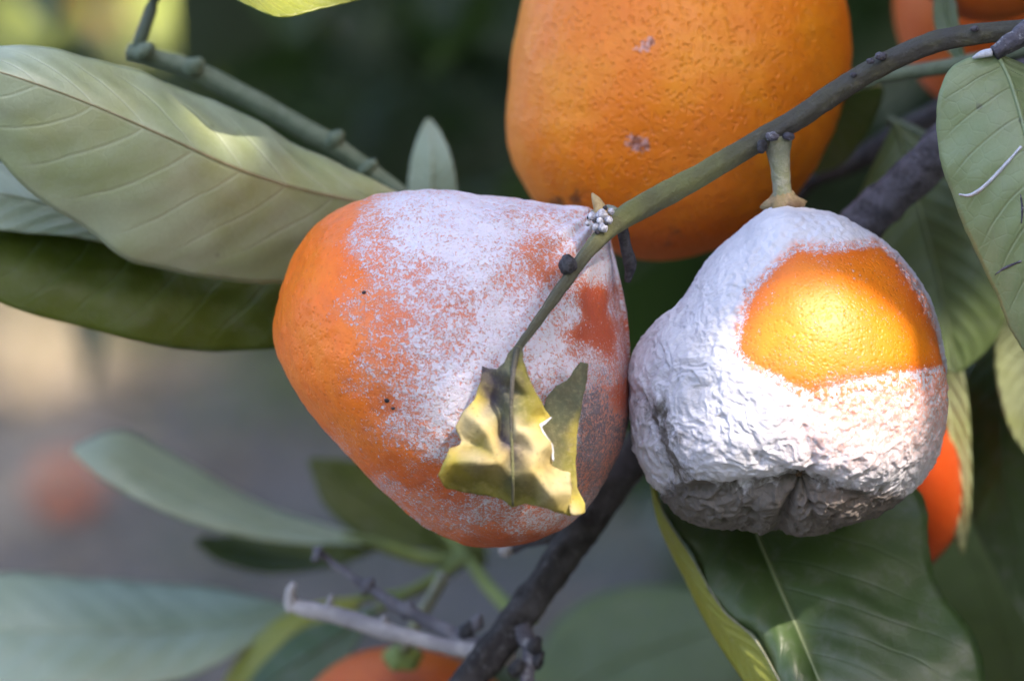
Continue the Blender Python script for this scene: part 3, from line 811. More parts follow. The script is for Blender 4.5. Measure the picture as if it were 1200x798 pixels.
# --- dark woody branch crossing behind the two mouldy fruit
br = thing('woody_branch', 'dark rough woody branch slanting up behind the two mouldy mandarins', 'branch', P(480, 890, 66))
B_PTS = [(480, 890, 64), (552, 795, 66), (600, 735, 68), (640, 680, 70), (690, 610, 71), (745, 532, 72), (830, 430, 72), (920, 345, 71), (1010, 262, 69), (1060, 215, 67), (1110, 168, 66), (1190, 100, 72), (1300, 0, 90)]
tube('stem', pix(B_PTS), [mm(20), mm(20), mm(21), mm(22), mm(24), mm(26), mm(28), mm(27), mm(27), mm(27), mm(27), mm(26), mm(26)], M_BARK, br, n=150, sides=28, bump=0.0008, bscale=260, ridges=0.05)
tube('spur', pix([(610, 735, 66), (622, 762, 64), (618, 790, 63), (622, 830, 63)]), [mm(12), mm(11), mm(9), mm(9)], M_GREYB, br, n=24, sides=12, bump=0.0007, bscale=300)
for (x, y, r) in ((628, 755, 11), (606, 782, 10), (632, 772, 8)):
    tube('bud', pix([(x - 3, y + 9, 64), (x, y, 62), (x + 4, y - 9, 62)]), [mm(r * 0.7), mm(r), mm(r * 0.5)], M_BLACK, br, n=10, sides=9, bump=0.0006)
tube('spur', pix([(690, 610, 68), (640, 628, 76), (600, 640, 80), (592, 646, 80)]), [mm(14), mm(10), mm(9), mm(8)], M_BARK, br, n=20, sides=10, bump=0.0006)
tube('spur_tip', pix([(600, 640, 80), (590, 646, 80), (586, 648, 80)]), [mm(9), mm(10), mm(5)], M_DEAD, br, n=8, sides=10)
b2 = thing('woody_branch', 'brown shaded branch behind the twig, right of the scarred mandarin', 'branch', P(1300, 40, 150))
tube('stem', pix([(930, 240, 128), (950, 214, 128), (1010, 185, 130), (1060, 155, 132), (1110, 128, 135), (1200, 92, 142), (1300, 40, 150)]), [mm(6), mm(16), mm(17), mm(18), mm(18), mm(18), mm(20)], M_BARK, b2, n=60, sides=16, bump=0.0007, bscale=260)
b3 = thing('green_twig', 'thin green twig half hidden behind the main fruiting twig', 'twig', P(1300, 30, 70))
tube('stem', pix([(985, 112, 66), (1030, 92, 70), (1110, 78, 72), (1200, 58, 72), (1300, 30, 70)]), [mm(5), mm(9), mm(10), mm(10), mm(11)], M_GSTEM2, b3, n=40, sides=12, bump=0.0002)
leaf(b3, [(1000, 104, 70), (985, 125, 95), (970, 160, 110), (955, 205, 118)], [(997, 102, 70), (960, 120, 100), (945, 160, 114), (953, 206, 118)], [(1003, 107, 70), (1035, 105, 92), (1020, 150, 106), (990, 190, 114), (957, 206, 118)], M_LM, M_LL, 'green leaf between the scarred mandarin and the branch', nu=40, nv=8, seed=17)

# --- leaf on the dark branch, under the right fruit
o10 = leaf(br, [(872, 500, 66), (870, 560, 60), (885, 620, 55), (905, 670, 49), (935, 740, 42), (965, 810, 36), (1005, 900, 34)],
     [(868, 500, 66), (800, 540, 62), (772, 585, 56), (786, 615, 53), (812, 655, 50), (848, 715, 45), (884, 748, 41), (915, 800, 37), (950, 860, 35), (1003, 901, 34)],
     [(876, 500, 66), (980, 510, 64), (1078, 572, 58), (1088, 640, 52), (1102, 690, 48), (1140, 742, 44), (1156, 800, 40), (1120, 870, 37), (1007, 901, 34)],
     M_LU, M_LL, 'broad dark green leaf under the crusted mandarin', bulge=3.0, nu=110, nv=18, wave=1.1, rib=0.5, rib_mat=M_LG, seed=21, edge=0.25)
tube('petiole', pix([(872, 500, 66), (872, 470, 70), (880, 385, 72)]), [0.0012, 0.0013, 0.0015], M_GSTEM2, br, n=14, sides=8)
cm_in = [(766, 566, 56), (773, 588, 55.6), (786, 615, 52.5), (812, 655, 49.5), (848, 715, 44.5), (884, 748, 40.5), (915, 800, 36.5), (950, 860, 35)]
cm_out = [(764, 566, 56), (768, 592, 58), (776, 622, 58), (796, 668, 56), (826, 726, 52), (858, 778, 48), (880, 806, 44), (948, 862, 36)]
cm_mid = [((a[0] + b[0]) / 2, (a[1] + b[1]) / 2, (a[2] + b[2]) / 2 - 1.2) for a, b in zip(cm_in, cm_out)]
leaf(br, cm_mid, cm_in, cm_out, M_LY, M_LL, 'curled yellow margin of the dark leaf', nu=80, nv=6, wave=0.2, rib=0, seed=22, name='curled_margin', edge=0.2)
tube('leaf_edge', pix([(a[0], a[1], a[2] - 0.3) for a in cm_in]), [0.0001, 0.0002, 0.0002, 0.00015], M_PED, br, n=60, sides=8, bump=0.0001, bscale=900)

# --- shoot at the right with its pale green leaf in front
s3 = thing('leafy_shoot', 'shoot with a grey knobbly tip and one scarred green leaf right of the crusted mandarin', 'shoot', P(1330, -60, 20))
tube('stem', pix([(1165, 62, 6), (1172, 58, 6), (1192, 47, 6), (1215, 28, 8), (1260, -10, 12), (1330, -60, 20)]), [mm(9), mm(13), mm(15), mm(14), mm(13), mm(13)], M_GREYB, s3, n=40, bump=0.0006, bscale=320, ridges=0.1)
tube('spur', pix([(1162, 62, 5), (1150, 64, 5), (1140, 68, 5)]), [mm(5), mm(5), mm(2)], M_SCAR, s3, n=10, sides=8, bump=0.0003)
l9 = leaf(s3, [(1168, 64, 7), (1185, 100, 4), (1205, 170, 0), (1225, 260, -2), (1240, 360, 0), (1255, 470, 4)],
     [(1164, 64, 7), (1125, 74, 6), (1106, 95, 5), (1098, 140, 5), (1101, 190, 4), (1120, 240, 4), (1140, 288, 4), (1165, 335, 4), (1190, 390, 5), (1220, 440, 5), (1253, 472, 4)],
     [(1172, 66, 7), (1260, 110, 12), (1310, 230, 14), (1305, 350, 12), (1257, 472, 4)],
     M_LG, M_LU, 'green leaf with a white curved scar', bulge=1.2, nu=100, nv=16, wave=0.7, rib=0.5, seed=24, edge=0.2)
lx_, ly_, lz_ = PX(np.array([v.co for v in l9.data.vertices]) + np.array(s3.location))
half = len(lx_) // 2
def scar(pts, rad, mat):
    q = []
    for x, y in pts:
        i = np.argsort((lx_[:half] - x) ** 2 + (ly_[:half] - y) ** 2)[:6]
        q.append(P(x, y, (lz_[i].mean() - D) * 1000 - 0.05))
    Vt, Ft, al = tube_data(np.array(q), rad, n=24, sides=8, bump=0.00012, bscale=1200)
    o = mesh_obj('scar', Vt - np.array(s3.location), Ft, mat, None); o.parent = l9
scar([(1124, 228), (1136, 229), (1152, 220), (1172, 200), (1197, 172)], [0.00015, 0.0004, 0.0004, 0.00035, 0.0003], M_SCAR)
scar([(1166, 322), (1178, 314), (1197, 306)], [0.0001, 0.0003, 0.0002], M_GREYB)
scar([(1196, 228), (1198, 245), (1197, 262)], [0.0001, 0.0003, 0.0001], M_GREYB)

# --- leaves behind the crusted fruit at the right
s4 = thing('leafy_shoot', 'shaded shoot of long leaves with sunlit edges behind the crusted mandarin', 'shoot', P(1340, 240, 110))
tube('stem', pix([(1040, 140, 92), (1090, 165, 90), (1170, 250, 92), (1230, 300, 96), (1340, 340, 110)]), [mm(6), mm(8), mm(10), mm(11), mm(12)], M_GSTEM2, s4, n=40)
leaf(s4, [(1050, 145, 90), (1075, 235, 88), (1100, 330, 85), (1122, 436, 82)], [(1046, 145, 90), (995, 270, 92), (1020, 380, 90), (1090, 430, 84), (1120, 438, 82)], [(1054, 145, 90), (1130, 205, 86), (1165, 290, 82), (1179, 365, 79), (1160, 407, 80), (1124, 438, 82)], M_LM, M_LL, 'rounded green leaf lit along its lower edge', nu=70, nv=12, wave=0.7, seed=25, bulge=1.5)
leaf(s4, [(1080, 330, 98), (1105, 450, 98), (1118, 540, 100), (1128, 650, 104)], [(1076, 330, 98), (1080, 450, 100), (1095, 540, 102), (1126, 650, 104)], [(1084, 330, 98), (1128, 430, 96), (1138, 530, 98), (1136, 600, 100), (1130, 650, 104)], M_LL, M_LU, 'pale leaf edge lit yellow-green beside the crusted mandarin', nu=50, nv=8, seed=26)
leaf(s4, [(1175, 380, 104), (1172, 480, 106), (1182, 600, 110), (1215, 745, 114)], [(1171, 380, 104), (1128, 450, 110), (1126, 540, 112), (1142, 615, 113), (1176, 685, 114), (1213, 746, 114)], [(1179, 380, 104), (1235, 480, 102), (1245, 600, 106), (1217, 746, 114)], M_LU, M_LL, 'long dark green leaf hanging at the right edge', nu=60, nv=10, seed=27)
leaf(s4, [(1205, 320, 90), (1205, 420, 90), (1212, 540, 94)], [(1201, 320, 90), (1172, 375, 90), (1166, 430, 91), (1182, 500, 93), (1210, 542, 94)], [(1209, 320, 90), (1250, 420, 92), (1214, 542, 94)], M_LL, M_LU, 'pale leaf with a sunlit stripe at the right edge', nu=50, nv=8, seed=28)
for a, b in (((1080, 330, 98), (1130, 210, 91)), ((1175, 380, 104), (1200, 280, 94)), ((1205, 320, 90), (1230, 300, 96))):
    tube('petiole', pix([a, ((a[0] + b[0]) / 2 + 4, (a[1] + b[1]) / 2, (a[2] + b[2]) / 2 + 2), b]), [0.0009, 0.001, 0.0011], M_GSTEM2, s4, n=10, sides=8)
leaf(b3, [(1128, 78, 74), (1116, 40, 80), (1108, 0, 82), (1112, -60, 84)], [(1124, 78, 74), (1098, 40, 80), (1094, 0, 82), (1110, -62, 84)], [(1132, 78, 74), (1126, 40, 80), (1120, 0, 82), (1114, -62, 84)], M_LU, M_LL, 'narrow dark leaf between the two top mandarins', nu=40, nv=6, seed=33)
s5 = thing('leafy_shoot', 'out-of-focus shoot of green leaves in the gap under the fruit', 'shoot', P(1330, 900, 330))
tube('stem', pix([(560, 860, 270), (800, 880, 280), (1100, 850, 290), (1330, 900, 330)]), [0.002, 0.003, 0.004, 0.005], M_GSTEM2, s5, n=30)
leaf(s5, [(600, 850, 270), (740, 770, 262), (900, 720, 258)], [(600, 845, 270), (660, 720, 272), (760, 685, 270), (900, 715, 258)], [(600, 855, 270), (780, 850, 250), (880, 790, 252), (902, 725, 258)], M_LM, M_LL, 'blurred dark green leaf below the gap between the fruit', nu=30, nv=6, seed=29)
leaf(s5, [(1110, 545, 240), (1140, 640, 245), (1170, 730, 255), (1200, 850, 285)], [(1107, 545, 240), (1075, 640, 250), (1100, 740, 262), (1197, 850, 285)], [(1113, 545, 240), (1195, 620, 236), (1240, 740, 250), (1203, 850, 285)], M_LM, M_LL, 'blurred green leaf behind the right-hand leaves', nu=30, nv=6, seed=30)

# ------------------------------------------------------------------ fruit
def calyx(parent, at, axis, r, mat, lobes=5, seed=0):
    """ragged button-shaped ring of sepals round the stalk"""
    axis = np.array(axis, float); axis /= np.linalg.norm(axis)
    a = np.cross(axis, (0.3, 0.9, 0.1)); a /= np.linalg.norm(a); b = np.cross(axis, a)
    prof = ((0.34, 0.75), (0.46, 0.52), (0.62, 0.36), (0.84, 0.22), (0.97, 0.06), (1.0, -0.06), (0.9, -0.17), (0.6, -0.2), (0.2, -0.2))
    ns = 40; V = []; F = []
    rr = np.random.default_rng(seed)
    for i, (q, h) in enumerate(prof):
        for j in range(ns):
            t = 2 * math.pi * j / ns
            l = 1 + (0.09 * math.cos(lobes * t + seed) + 0.06 * math.cos(13 * t + 2 * seed) + 0.05 * rr.normal()) * q
            V.append(at + (a * math.cos(t) + b * math.sin(t)) * (q * r * l) + axis * (h * r * (1 + 0.12 * rr.normal())))
    for i in range(len(prof) - 1):
        for j in range(ns):
            k = (j + 1) % ns
            F.append((i*ns + j, i*ns + k, (i+1)*ns + k, (i+1)*ns + j))
    F.append(tuple(range(ns))[::-1]); F.append(tuple((len(prof)-1)*ns + j for j in range(ns)))
    return mesh_obj('calyx', np.array(V), F, mat, parent, loc=np.array(parent.location))

# left: orange with a veil of white powder, drawn out to a neck at the stalk
OUT_L = [(320, 390), (323, 350), (338, 308), (378, 258), (440, 230), (510, 221), (600, 233), (660, 241), (697, 246), (708, 254), (718, 290), (730, 345), (738, 400), (741, 450), (733, 515), (692, 588), (645, 630), (605, 641), (560, 640), (500, 616), (430, 556), (370, 490), (334, 438)]
V, F, S, px_, py_, pz = blob(OUT_L, (525, 440), 30, 35, 150, 70)
N = vnormals(V, F)
h = 0.0010 * noise(V, 60, 2, 2) + 0.00025 * noise(V, 330, 4, 2)
# shallow folds radiating from the neck
an = np.arctan2(py_ - 250, px_ - 705); dist = np.hypot(px_ - 705, py_ - 250)
h += 0.0007 * np.sin(an * 15 + 2 * noise(V, 40, 9)) * np.exp(-dist / 110.0)
# dents on the flank
for (x, y, r, dd) in ((455, 475, 34, -1.0), (492, 500, 26, -0.7), (700, 375, 40, -1.3), (540, 585, 60, -0.8), (430, 545, 30, 0.6), (600, 610, 40, 0.5)):
    h += dd * 0.001 * np.exp(-((px_ - x) ** 2 + (py_ - y) ** 2) / (2 * r * r)) * (pz > 0)
V = V + N * h[:, None]
ctl = [  # px, py, powder, redness, darkening (sooty, with shade painted at lower right)
    (330, 380, -.3, 0, 0), (350, 300, -.2, 0, 0), (400, 255, .02, .15, 0), (380, 330, -.25, 0, 0), (370, 430, -.3, 0, 0), (410, 480, -.1, .05, 0), (400, 400, -.1, 0, 0), (415, 330, .2, .05, 0),
    (430, 270, .55, .2, 0), (450, 320, .58, .2, 0), (430, 370, .40, .15, 0), (440, 420, .35, .2, 0), (425, 450, .3, .2, 0), (460, 375, .46, .3, 0), (470, 430, .45, .3, 0),
    (480, 240, .85, .2, 0), (500, 280, .95, .2, 0), (560, 260, .95, .2, 0), (620, 255, .75, .2, 0), (670, 258, .8, .2, 0), (560, 310, .9, .2, 0), (500, 350, .62, .4, 0), (540, 355, .62, .5, 0), (520, 400, .72, .4, 0), (560, 420, .85, .3, 0), (590, 370, .88, .3, 0), (610, 330, .72, .5, 0),
    (480, 460, .55, .4, 0), (455, 475, .25, .55, .05), (470, 500, .50, .4, 0), (520, 480, .85, .3, 0), (510, 520, .65, .4, 0), (540, 450, .88, .3, 0), (445, 500, .3, .3, 0),
    (470, 545, .15, .35, 0), (490, 560, .15, .6, 0), (510, 570, .25, .6, 0), (430, 530, .12, .25, 0), (400, 515, .25, .1, 0), (450, 575, .42, .3, 0), (480, 600, .45, .35, 0), (520, 620, .38, .5, 0),
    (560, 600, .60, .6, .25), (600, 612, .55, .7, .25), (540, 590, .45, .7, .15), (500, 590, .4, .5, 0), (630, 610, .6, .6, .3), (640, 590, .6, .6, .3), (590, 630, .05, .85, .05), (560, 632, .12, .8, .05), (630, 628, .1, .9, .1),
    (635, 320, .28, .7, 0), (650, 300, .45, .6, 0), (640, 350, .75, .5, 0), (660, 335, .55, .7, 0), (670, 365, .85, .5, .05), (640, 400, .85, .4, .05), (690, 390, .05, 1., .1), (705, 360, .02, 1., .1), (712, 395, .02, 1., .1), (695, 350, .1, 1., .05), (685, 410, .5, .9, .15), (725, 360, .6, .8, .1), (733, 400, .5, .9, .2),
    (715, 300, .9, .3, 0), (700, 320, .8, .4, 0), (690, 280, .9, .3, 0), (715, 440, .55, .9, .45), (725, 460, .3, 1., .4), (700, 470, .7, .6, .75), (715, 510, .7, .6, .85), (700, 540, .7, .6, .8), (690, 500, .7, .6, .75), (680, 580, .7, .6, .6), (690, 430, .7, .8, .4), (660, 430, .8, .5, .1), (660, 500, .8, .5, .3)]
f = idw(px_, py_, ctl, 4.2)
back = smooth(-pz, 0.0, 0.5)
f[:, 0] = f[:, 0] * (1 - back) + back * 0.35 * (1 + noise(V, 50, 12, 2))
m1 = thing('mandarin', 'orange mandarin veiled in patchy white powder with a drawn-out neck at the stalk', 'mandarin', P(705, 252, 24))
mesh_obj('skin', V, F, M_SKIN_L, m1, {'wax': f[:, 0], 'red': np.clip(f[:, 1] * 0.85, 0, 1), 'soot_shade': f[:, 2]}, loc=np.array(m1.location))
tube('stalk', pix([(688, 268, 28), (702, 254, 23), (712, 250, 19), (722, 254, 15)]), [mm(14), mm(12), mm(10), mm(9)], M_PED, m1, n=20, sides=14, bump=0.0004)
for (x, y, d, r) in ((455, 470, -3.5, 4), (431, 343, 6, 3.5), (462, 478, -4, 3)):
    # small dark specks sitting on the skin
    i = np.argmin((px_ - x) ** 2 + (py_ - y) ** 2 + (pz < 0) * 1e6)
    tube('speck', [V[i] - N[i] * 0.0002 - RIGHT * 0.0003, V[i] + N[i] * 0.00012, V[i] - N[i] * 0.0002 + RIGHT * 0.0003], [mm(r) * 0.5, mm(r) * 0.7, mm(r) * 0.4], M_BLACK, m1, n=8, sides=8, bump=0.0002)

# right: the same fruit almost wholly crusted in white
OUT_R = [(918, 246), (890, 258), (862, 275), (836, 298), (814, 331), (787, 362), (760, 388), (744, 420), (738, 460), (741, 500), (752, 545), (783, 590), (812, 606), (845, 610), (870, 612), (905, 622), (940, 625), (975, 618), (1018, 602), (1062, 570), (1095, 525), (1110, 475), (1112, 445), (1105, 400), (1083, 340), (1045, 292), (1010, 268), (975, 257), (940, 252)]
OUT_R = [(925 + (x - 925) * (1 - 7.5 / math.hypot(x - 925, y - 440)), 440 + (y - 440) * (1 - (7.5 if y > 262 else 3.0) / math.hypot(x - 925, y - 440))) for x, y in OUT_R]
V0, F, S, px_, py_, pz = blob(OUT_R, (925, 440), 25, 30, 210, 40)
N0 = vnormals(V0, F)
base_h = 0.0012 * noise(V0, 55, 21, 2)
front = pz > -0.2
# navel hollow with creases running into it
nx_, ny_ = px_ - 932, py_ - 566
nd = np.hypot(nx_, ny_ * 1.15); na = np.arctan2(ny_, nx_)
crease = np.abs(np.sin(na * 3.0 + 0.7 + 1.3 * noise(V0, 60, 33)))
base_h += front * (-0.0034 * np.exp(-(nd / 22.0) ** 2) - 0.0014 * np.exp(-(nd / 70.0) ** 2) * (1 - crease) ** 1.5)
# deep groove right and left of the navel, where the two halves bulge
base_h += front * (-0.0030 * np.exp(-((py_ - (558 + 0.10 * np.abs(nx_))) / 13.0) ** 2) * np.exp(-((nx_ + 45) / 75.0) ** 2))
base_h += front * (-0.0020 * np.exp(-((px_ - (925 - (py_ - 560) * 0.25)) / 9.0) ** 2) * smooth(py_, 560, 590))
base_h += front * (0.0016 * np.exp(-(((px_ - 850) / 75.0) ** 2 + ((py_ - 522) / 26.0) ** 2)) + 0.0016 * np.exp(-(((px_ - 1010) / 70.0) ** 2 + ((py_ - 535) / 30.0) ** 2)))
base_h += -0.0012 * front * np.exp(-(((px_ - (762 + (py_ - 480) * 0.35)) / 9.0) ** 2)) * smooth(py_, 440, 470) * (1 - smooth(py_, 540, 580))
VB = V0 + N0 * base_h[:, None]
# bare orange window
WIN = np.array([(905, 322), (930, 301), (975, 303), (1024, 296), (1042, 314), (1064, 347), (1084, 383), (1094, 408), (1096, 424), (1050, 431), (1010, 437), (965, 448), (942, 456), (925, 446), (905, 434), (880, 424), (864, 408), (867, 380), (881, 348)], float)
def sdf(x, y, poly):
    d = np.full(len(x), 1e9); ins = np.zeros(len(x), bool)
    for i in range(len(poly)):
        a, b = poly[i - 1], poly[i]
        e = b - a
        t = np.clip(((x - a[0]) * e[0] + (y - a[1]) * e[1]) / (e @ e), 0, 1)
        d = np.minimum(d, np.hypot(x - a[0] - e[0] * t, y - a[1] - e[1] * t))
        c = ((a[1] > y) != (b[1] > y)) & (x < (b[0] - a[0]) * (y - a[1]) / (b[1] - a[1] + 1e-12) + a[0])
        ins ^= c
    return np.where(ins, -d, d)
s = sdf(px_, py_, WIN) - 9
s = np.where(pz < -0.05, np.maximum(s, 40), s)
rag = 9 * noise(V0, 260, 41, 3, 0.65) + 11 * noise(V0, 800, 43, 2)
low = smooth(py_, 420, 450) * smooth(px_, 880, 990)       # thin, flecked crust below and right of the window
soft_edge = 34 + 20 * low
cov = smooth(s + rag * (1 + 1.2 * low), -3, soft_edge)
thickness = 0.00115 * cov * (1 - 0.55 * low * np.exp(-np.maximum(s, 0) / 45.0)) - 0.00045 * (1 - smooth(s + rag * (1 + 1.5 * low), -4, 3))
n1 = noise(V0, 160, 51, 3, 0.55); n2 = noise(V0, 170, 52, 2); n3 = noise(V0, 150, 53, 2)
VW = V0 + 0.0035 * np.c_[n1, n2, n3]
ridg = 1 - np.abs(noise(VW, 310, 55, 2, 0.45)) * 2.4
ridg2 = 1 - np.abs(noise(VW, 720, 57, 2, 0.5)) * 2.2
wr = 0.35 + 0.65 * smooth(py_ + 0.45 * (900 - px_), 280, 480)  # finer at the top, wrinkled below and at the left
wr = wr * (1 - 0.55 * smooth(px_ - 0.2 * (py_ - 300), 880, 980) * (1 - smooth(py_, 480, 530)))
wr = wr * (1 + 0.7 * smooth(py_, 545, 575))
relief = (0.00040 * ridg + 0.00022 * ridg2 + 0.0004 * n1) * wr + 0.00013 * noise(V0, 1000, 59, 2)
VC = VB + N0 * (thickness + np.clip(cov, 0, 1) * relief + 0.0001)[:, None]
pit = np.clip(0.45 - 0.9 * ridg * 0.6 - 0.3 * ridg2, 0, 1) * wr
soot_shade = 0.12 + 1.15 * smooth(py_ - 0.10 * np.abs(px_ - 930), 535, 580) + 0.72 * np.exp(-(((px_ - (770 + (py_ - 480) * 0.45)) / 24.0) ** 2)) * smooth(py_, 440, 480) + 0.35 * smooth(500 - py_ + (860 - px_) * 0.6, -900, 0) * 0  # sooty left flank; the dark underside is shade put into the colour
thin = np.clip(low * np.exp(-np.maximum(s, 0) / 80.0) + 0.9 * np.exp(-(np.maximum(s, 0) / 5.0) ** 2), 0, 1) * front * (1 - 0.85 * smooth(py_, 505, 555))
m2 = thing('mandarin', 'mandarin crusted in wrinkled white mould with one bare orange patch', 'mandarin', P(918, 246, 25))
redr = np.clip(smooth(-s, 30, 2) * 0.45 + 0.35 * smooth(px_, 1000, 1110) * smooth(py_, 400, 340) + 0.4 * low, 0, 0.8)
mesh_obj('skin', VB, F, M_SKIN_R, m2, {'red': redr, 'wax': np.where(pz > -0.05, 0.05 + 0.62 * smooth(s, -9, 0) + 0.30 * low * smooth(s, -45, -5), 0.7), 'soot_shade': np.zeros(len(px_))}, loc=np.array(m2.location))
tag(mesh_obj('white_crust', VC, F, M_CRUST, m2, {'soot_shade': soot_shade, 'pit': pit, 'thin': thin}, loc=np.array(m2.location)), 'wrinkled white mould crust')
calyx(m2, P(919, 240, 23), P(915, 180, 22) - P(919, 240, 23), mm(25), M_CALYX, 6, 4)
tube('stalk', pix([(919, 248, 24), (918, 236, 23), (916, 215, 22.5), (914, 190, 22), (911, 162, 22)]), [mm(13), mm(12), mm(11), mm(11.5), mm(14), mm(19)], M_PED, m2, n=30, sides=16, bump=0.00015, bscale=500, ridges=0.04)
# white neck between crust and calyx
tube('neck', pix([(921, 262, 24), (920, 252, 23.5), (919, 243, 23)]), [mm(34), mm(26), mm(21)], M_CRUST, m2, n=14, sides=30, bump=0.0006, bscale=420)
# dry style scar in the navel
i = np.argmin((px_ - 930) ** 2 + (py_ - 566) ** 2 + (pz < 0) * 1e6)
calyx(m2, VC[i] - N0[i] * 0.0004, N0[i], mm(11), M_STYLE, 5, 9).name = 'style_scar'

# upper: clean orange fruit with a few scars
OUT_T = [(593, 150), (594, 120), (601, 50), (612, 0), (640, -60), (710, -105), (800, -120), (890, -100), (955, -55), (985, -10), (996, 50), (995, 80), (985, 130), (962, 185), (930, 232), (890, 268), (840, 292), (790, 304), (750, 304), (700, 288), (650, 258), (628, 236), (608, 205)]
V, F, S, px_, py_, pz = blob(OUT_T, (790, 100), 84, 34, 110, 40)
N = vnormals(V, F)
V = V + N * (0.0009 * noise(V, 45, 61, 2) + 0.00018 * noise(V, 300, 62, 2))[:, None]
sc = np.zeros(len(V)); st = np.zeros(len(V))
for (x, y, r, a) in ((752, 64, 9, .55), (742, 70, 8, .4), (760, 60, 5, .5), (736, 178, 8, .55), (752, 180, 8, .6), (720, 160, 16, .3), (745, 165, 14, .3), (680, 225, 9, .4), (700, 0, 60, .1)):
    sc += a * np.exp(-((px_ - x) ** 2 + (py_ - y) ** 2) / (2 * r * r)) * (pz > 0)
for (x, y, r, a) in ((680, 232, 11, .6), (645, 240, 9, .45), (785, 278, 16, .62), (652, 84, 3, .6), (770, 185, 3, .5), (660, 244, 14, .4)):
    st += a * np.exp(-((px_ - x) ** 2 + (py_ - y) ** 2) / (2 * r * r)) * (pz > 0)
red = np.clip(0.55 * smooth(py_, 170, 290) + 0.12, 0, 1)
m3 = thing('mandarin', 'large clean orange mandarin with a few small scars behind the twig', 'mandarin', P(800, -118, 84))
mesh_obj('skin', V, F, M_SKIN_T, m3, {'red': red * 0.75, 'scar': sc * 0.85, 'soot_shade': st}, loc=np.array(m3.location))
calyx(m3, P(800, -118, 84), UP, mm(30), M_CALYX, 5, 3)
tube('stalk', pix([(800, -112, 84), (803, -150, 84), (830, -210, 86)]), [mm(11), mm(10), mm(10)], M_PED, m3, n=16, sides=12)

def ring_outline(cx, cy, rx, ry, seed):
    t = np.linspace(0, 2 * math.pi, 24, endpoint=False)
    q = noise(np.c_[np.cos(t), np.sin(t), np.full(24, seed * 1.7)], 1.3, seed)
    return [(cx + rx * math.cos(a) * (1 + 0.025 * b), cy - ry * math.sin(a) * (1 + 0.025 * b)) for a, b in zip(t, q)]
def back_fruit(label, cx, cy, rx, ry, d, seed, red=0.2, loc=None, stalk=None, group=None, cal=None):
    V, F, S, x, y, z = blob(ring_outline(cx, cy, rx, ry, seed), (cx, cy), d, mm(rx, d) * 1000, 36, 40)
    V = V + vnormals(V, F) * (0.0007 * noise(V, 50, seed, 2))[:, None]
    top = P(cx, cy - ry, d)
    t = thing('mandarin', label, 'mandarin', top, group)
    mesh_obj('skin', V, F, M_SKIN_B, t, {'red': np.full(len(V), red)}, loc=top)
    if cal: 
        calyx(t, P(*cal[0]), cal[1], mm(26), M_GSTEM, 5, seed)
    else:
        calyx(t, top, UP, mm(24), M_CALYX, 5, seed)
    if stalk: tube('stalk', pix(stalk), [mm(8), mm(8), mm(9)], M_PED, t, n=16, sides=10)
    return t
back_fruit('deep orange mandarin showing between the crusted fruit and the dark leaf', 985, 560, 150, 140, 112, 5, 0.8, stalk=[(985, 420, 112), (980, 390, 100), (965, 310, 74)])
back_fruit('blurred orange mandarin low down beneath the bleached twig', 478, 905, 152, 147, 150, 6, 0.25, stalk=[(472, 768, 132), (480, 745, 120), (520, 675, 108)], cal=((472, 770, 128), UP * 0.8 - FWD * 0.6))
back_fruit('orange mandarin cut by the top edge, left of its neighbour, above the twig', 1178, 2, 130, 140, 160, 7, 0.3, stalk=[(1178, -138, 160), (1190, -180, 160), (1230, -240, 160)])
back_fruit('orange mandarin peeping over the twig beside the grey shoot tip', 1160, -80, 106, 108, 92, 8, 0.1, stalk=[(1160, -188, 92), (1165, -220, 92), (1200, -280, 92)])

# fallen fruit far behind, on the ground
def fallen(label, x, y, r, seed, group=None):
    S, F = cube_sphere(14)
    p = np.array((x, y, 0.0)); z0 = float(0.035 * noise(np.array([p]), 0.8, 3, 3)[0])
    V = S * np.array((r, r, r * 0.85)) * (1 + 0.02 * noise(S, 2, seed))[:, None] + np.array((x, y, z0 + r * 0.84))
    a = V[F[0]]
    if np.cross(a[1]-a[0], a[2]-a[0]) @ (a.mean(axis=0) - np.array((x, y, z0 + r * .84))) < 0: F = F[:, ::-1]
    loc = np.array((x, y, z0))
    t = thing('fallen_mandarin', label, 'mandarin', loc, group)
    mesh_obj('skin', V, F, M_SKIN_B, t, {'red': np.full(len(V), 0.3)}, loc=loc)
    calyx(t, np.array((x, y, z0 + r * 1.68)), (0.2, -0.1, 1), 0.006, M_CALYX, 5, seed)
g = ground_at(76, 592); fallen('blurred fallen mandarin lying on the shaded orchard floor', g[0], g[1], 0.041, 3)

# far behind, top left: low sprays of the next tree that catch the sun
def spray(label, px, py, d, seed, n, size):
    r = np.random.default_rng(seed)
    c = P(px, py, d)
    t = thing('leafy_shoot', label, 'shoot', c + np.array((-0.30, 0.5, 0.35)))
    tube('stem', [c + np.array((-0.30, 0.5, 0.35)), c + np.array((-0.12, 0.2, 0.16)), c + np.array((0.0, 0.03, 0.0))], [0.004, 0.003, 0.0015], M_GSTEM, t, n=14, sides=8)
    nrm = SUN * 0.8 - FWD * 0.6
    for k in range(n):
        p = (c + r.normal(0, size * 0.30, 3))[None, :]
        V, F, tt = leaf_cloud(p, size, size * 0.6, (nrm * 6, 1.0), 0.2, seed * 10 + k)
        o = quick_mesh('leaf', V, F, M_SPRAY, t, tt, np.array(t.location))
    return t
M_SPRAY = m_crown('young_yellow_leaves', (0.46, 0.54, 0.12), (0.58, 0.64, 0.22), 0.35, (0.65, 0.70, 0.12))
spray('sunlit yellow-green leaves, a bright blurred disc beyond the large pale leaf', 195, 16, 5600, 3, 11, 0.066)
spray('blurred greenish sunlit leaves beyond the tip of the large pale leaf', 34, 26, 5900, 4, 8, 0.06)
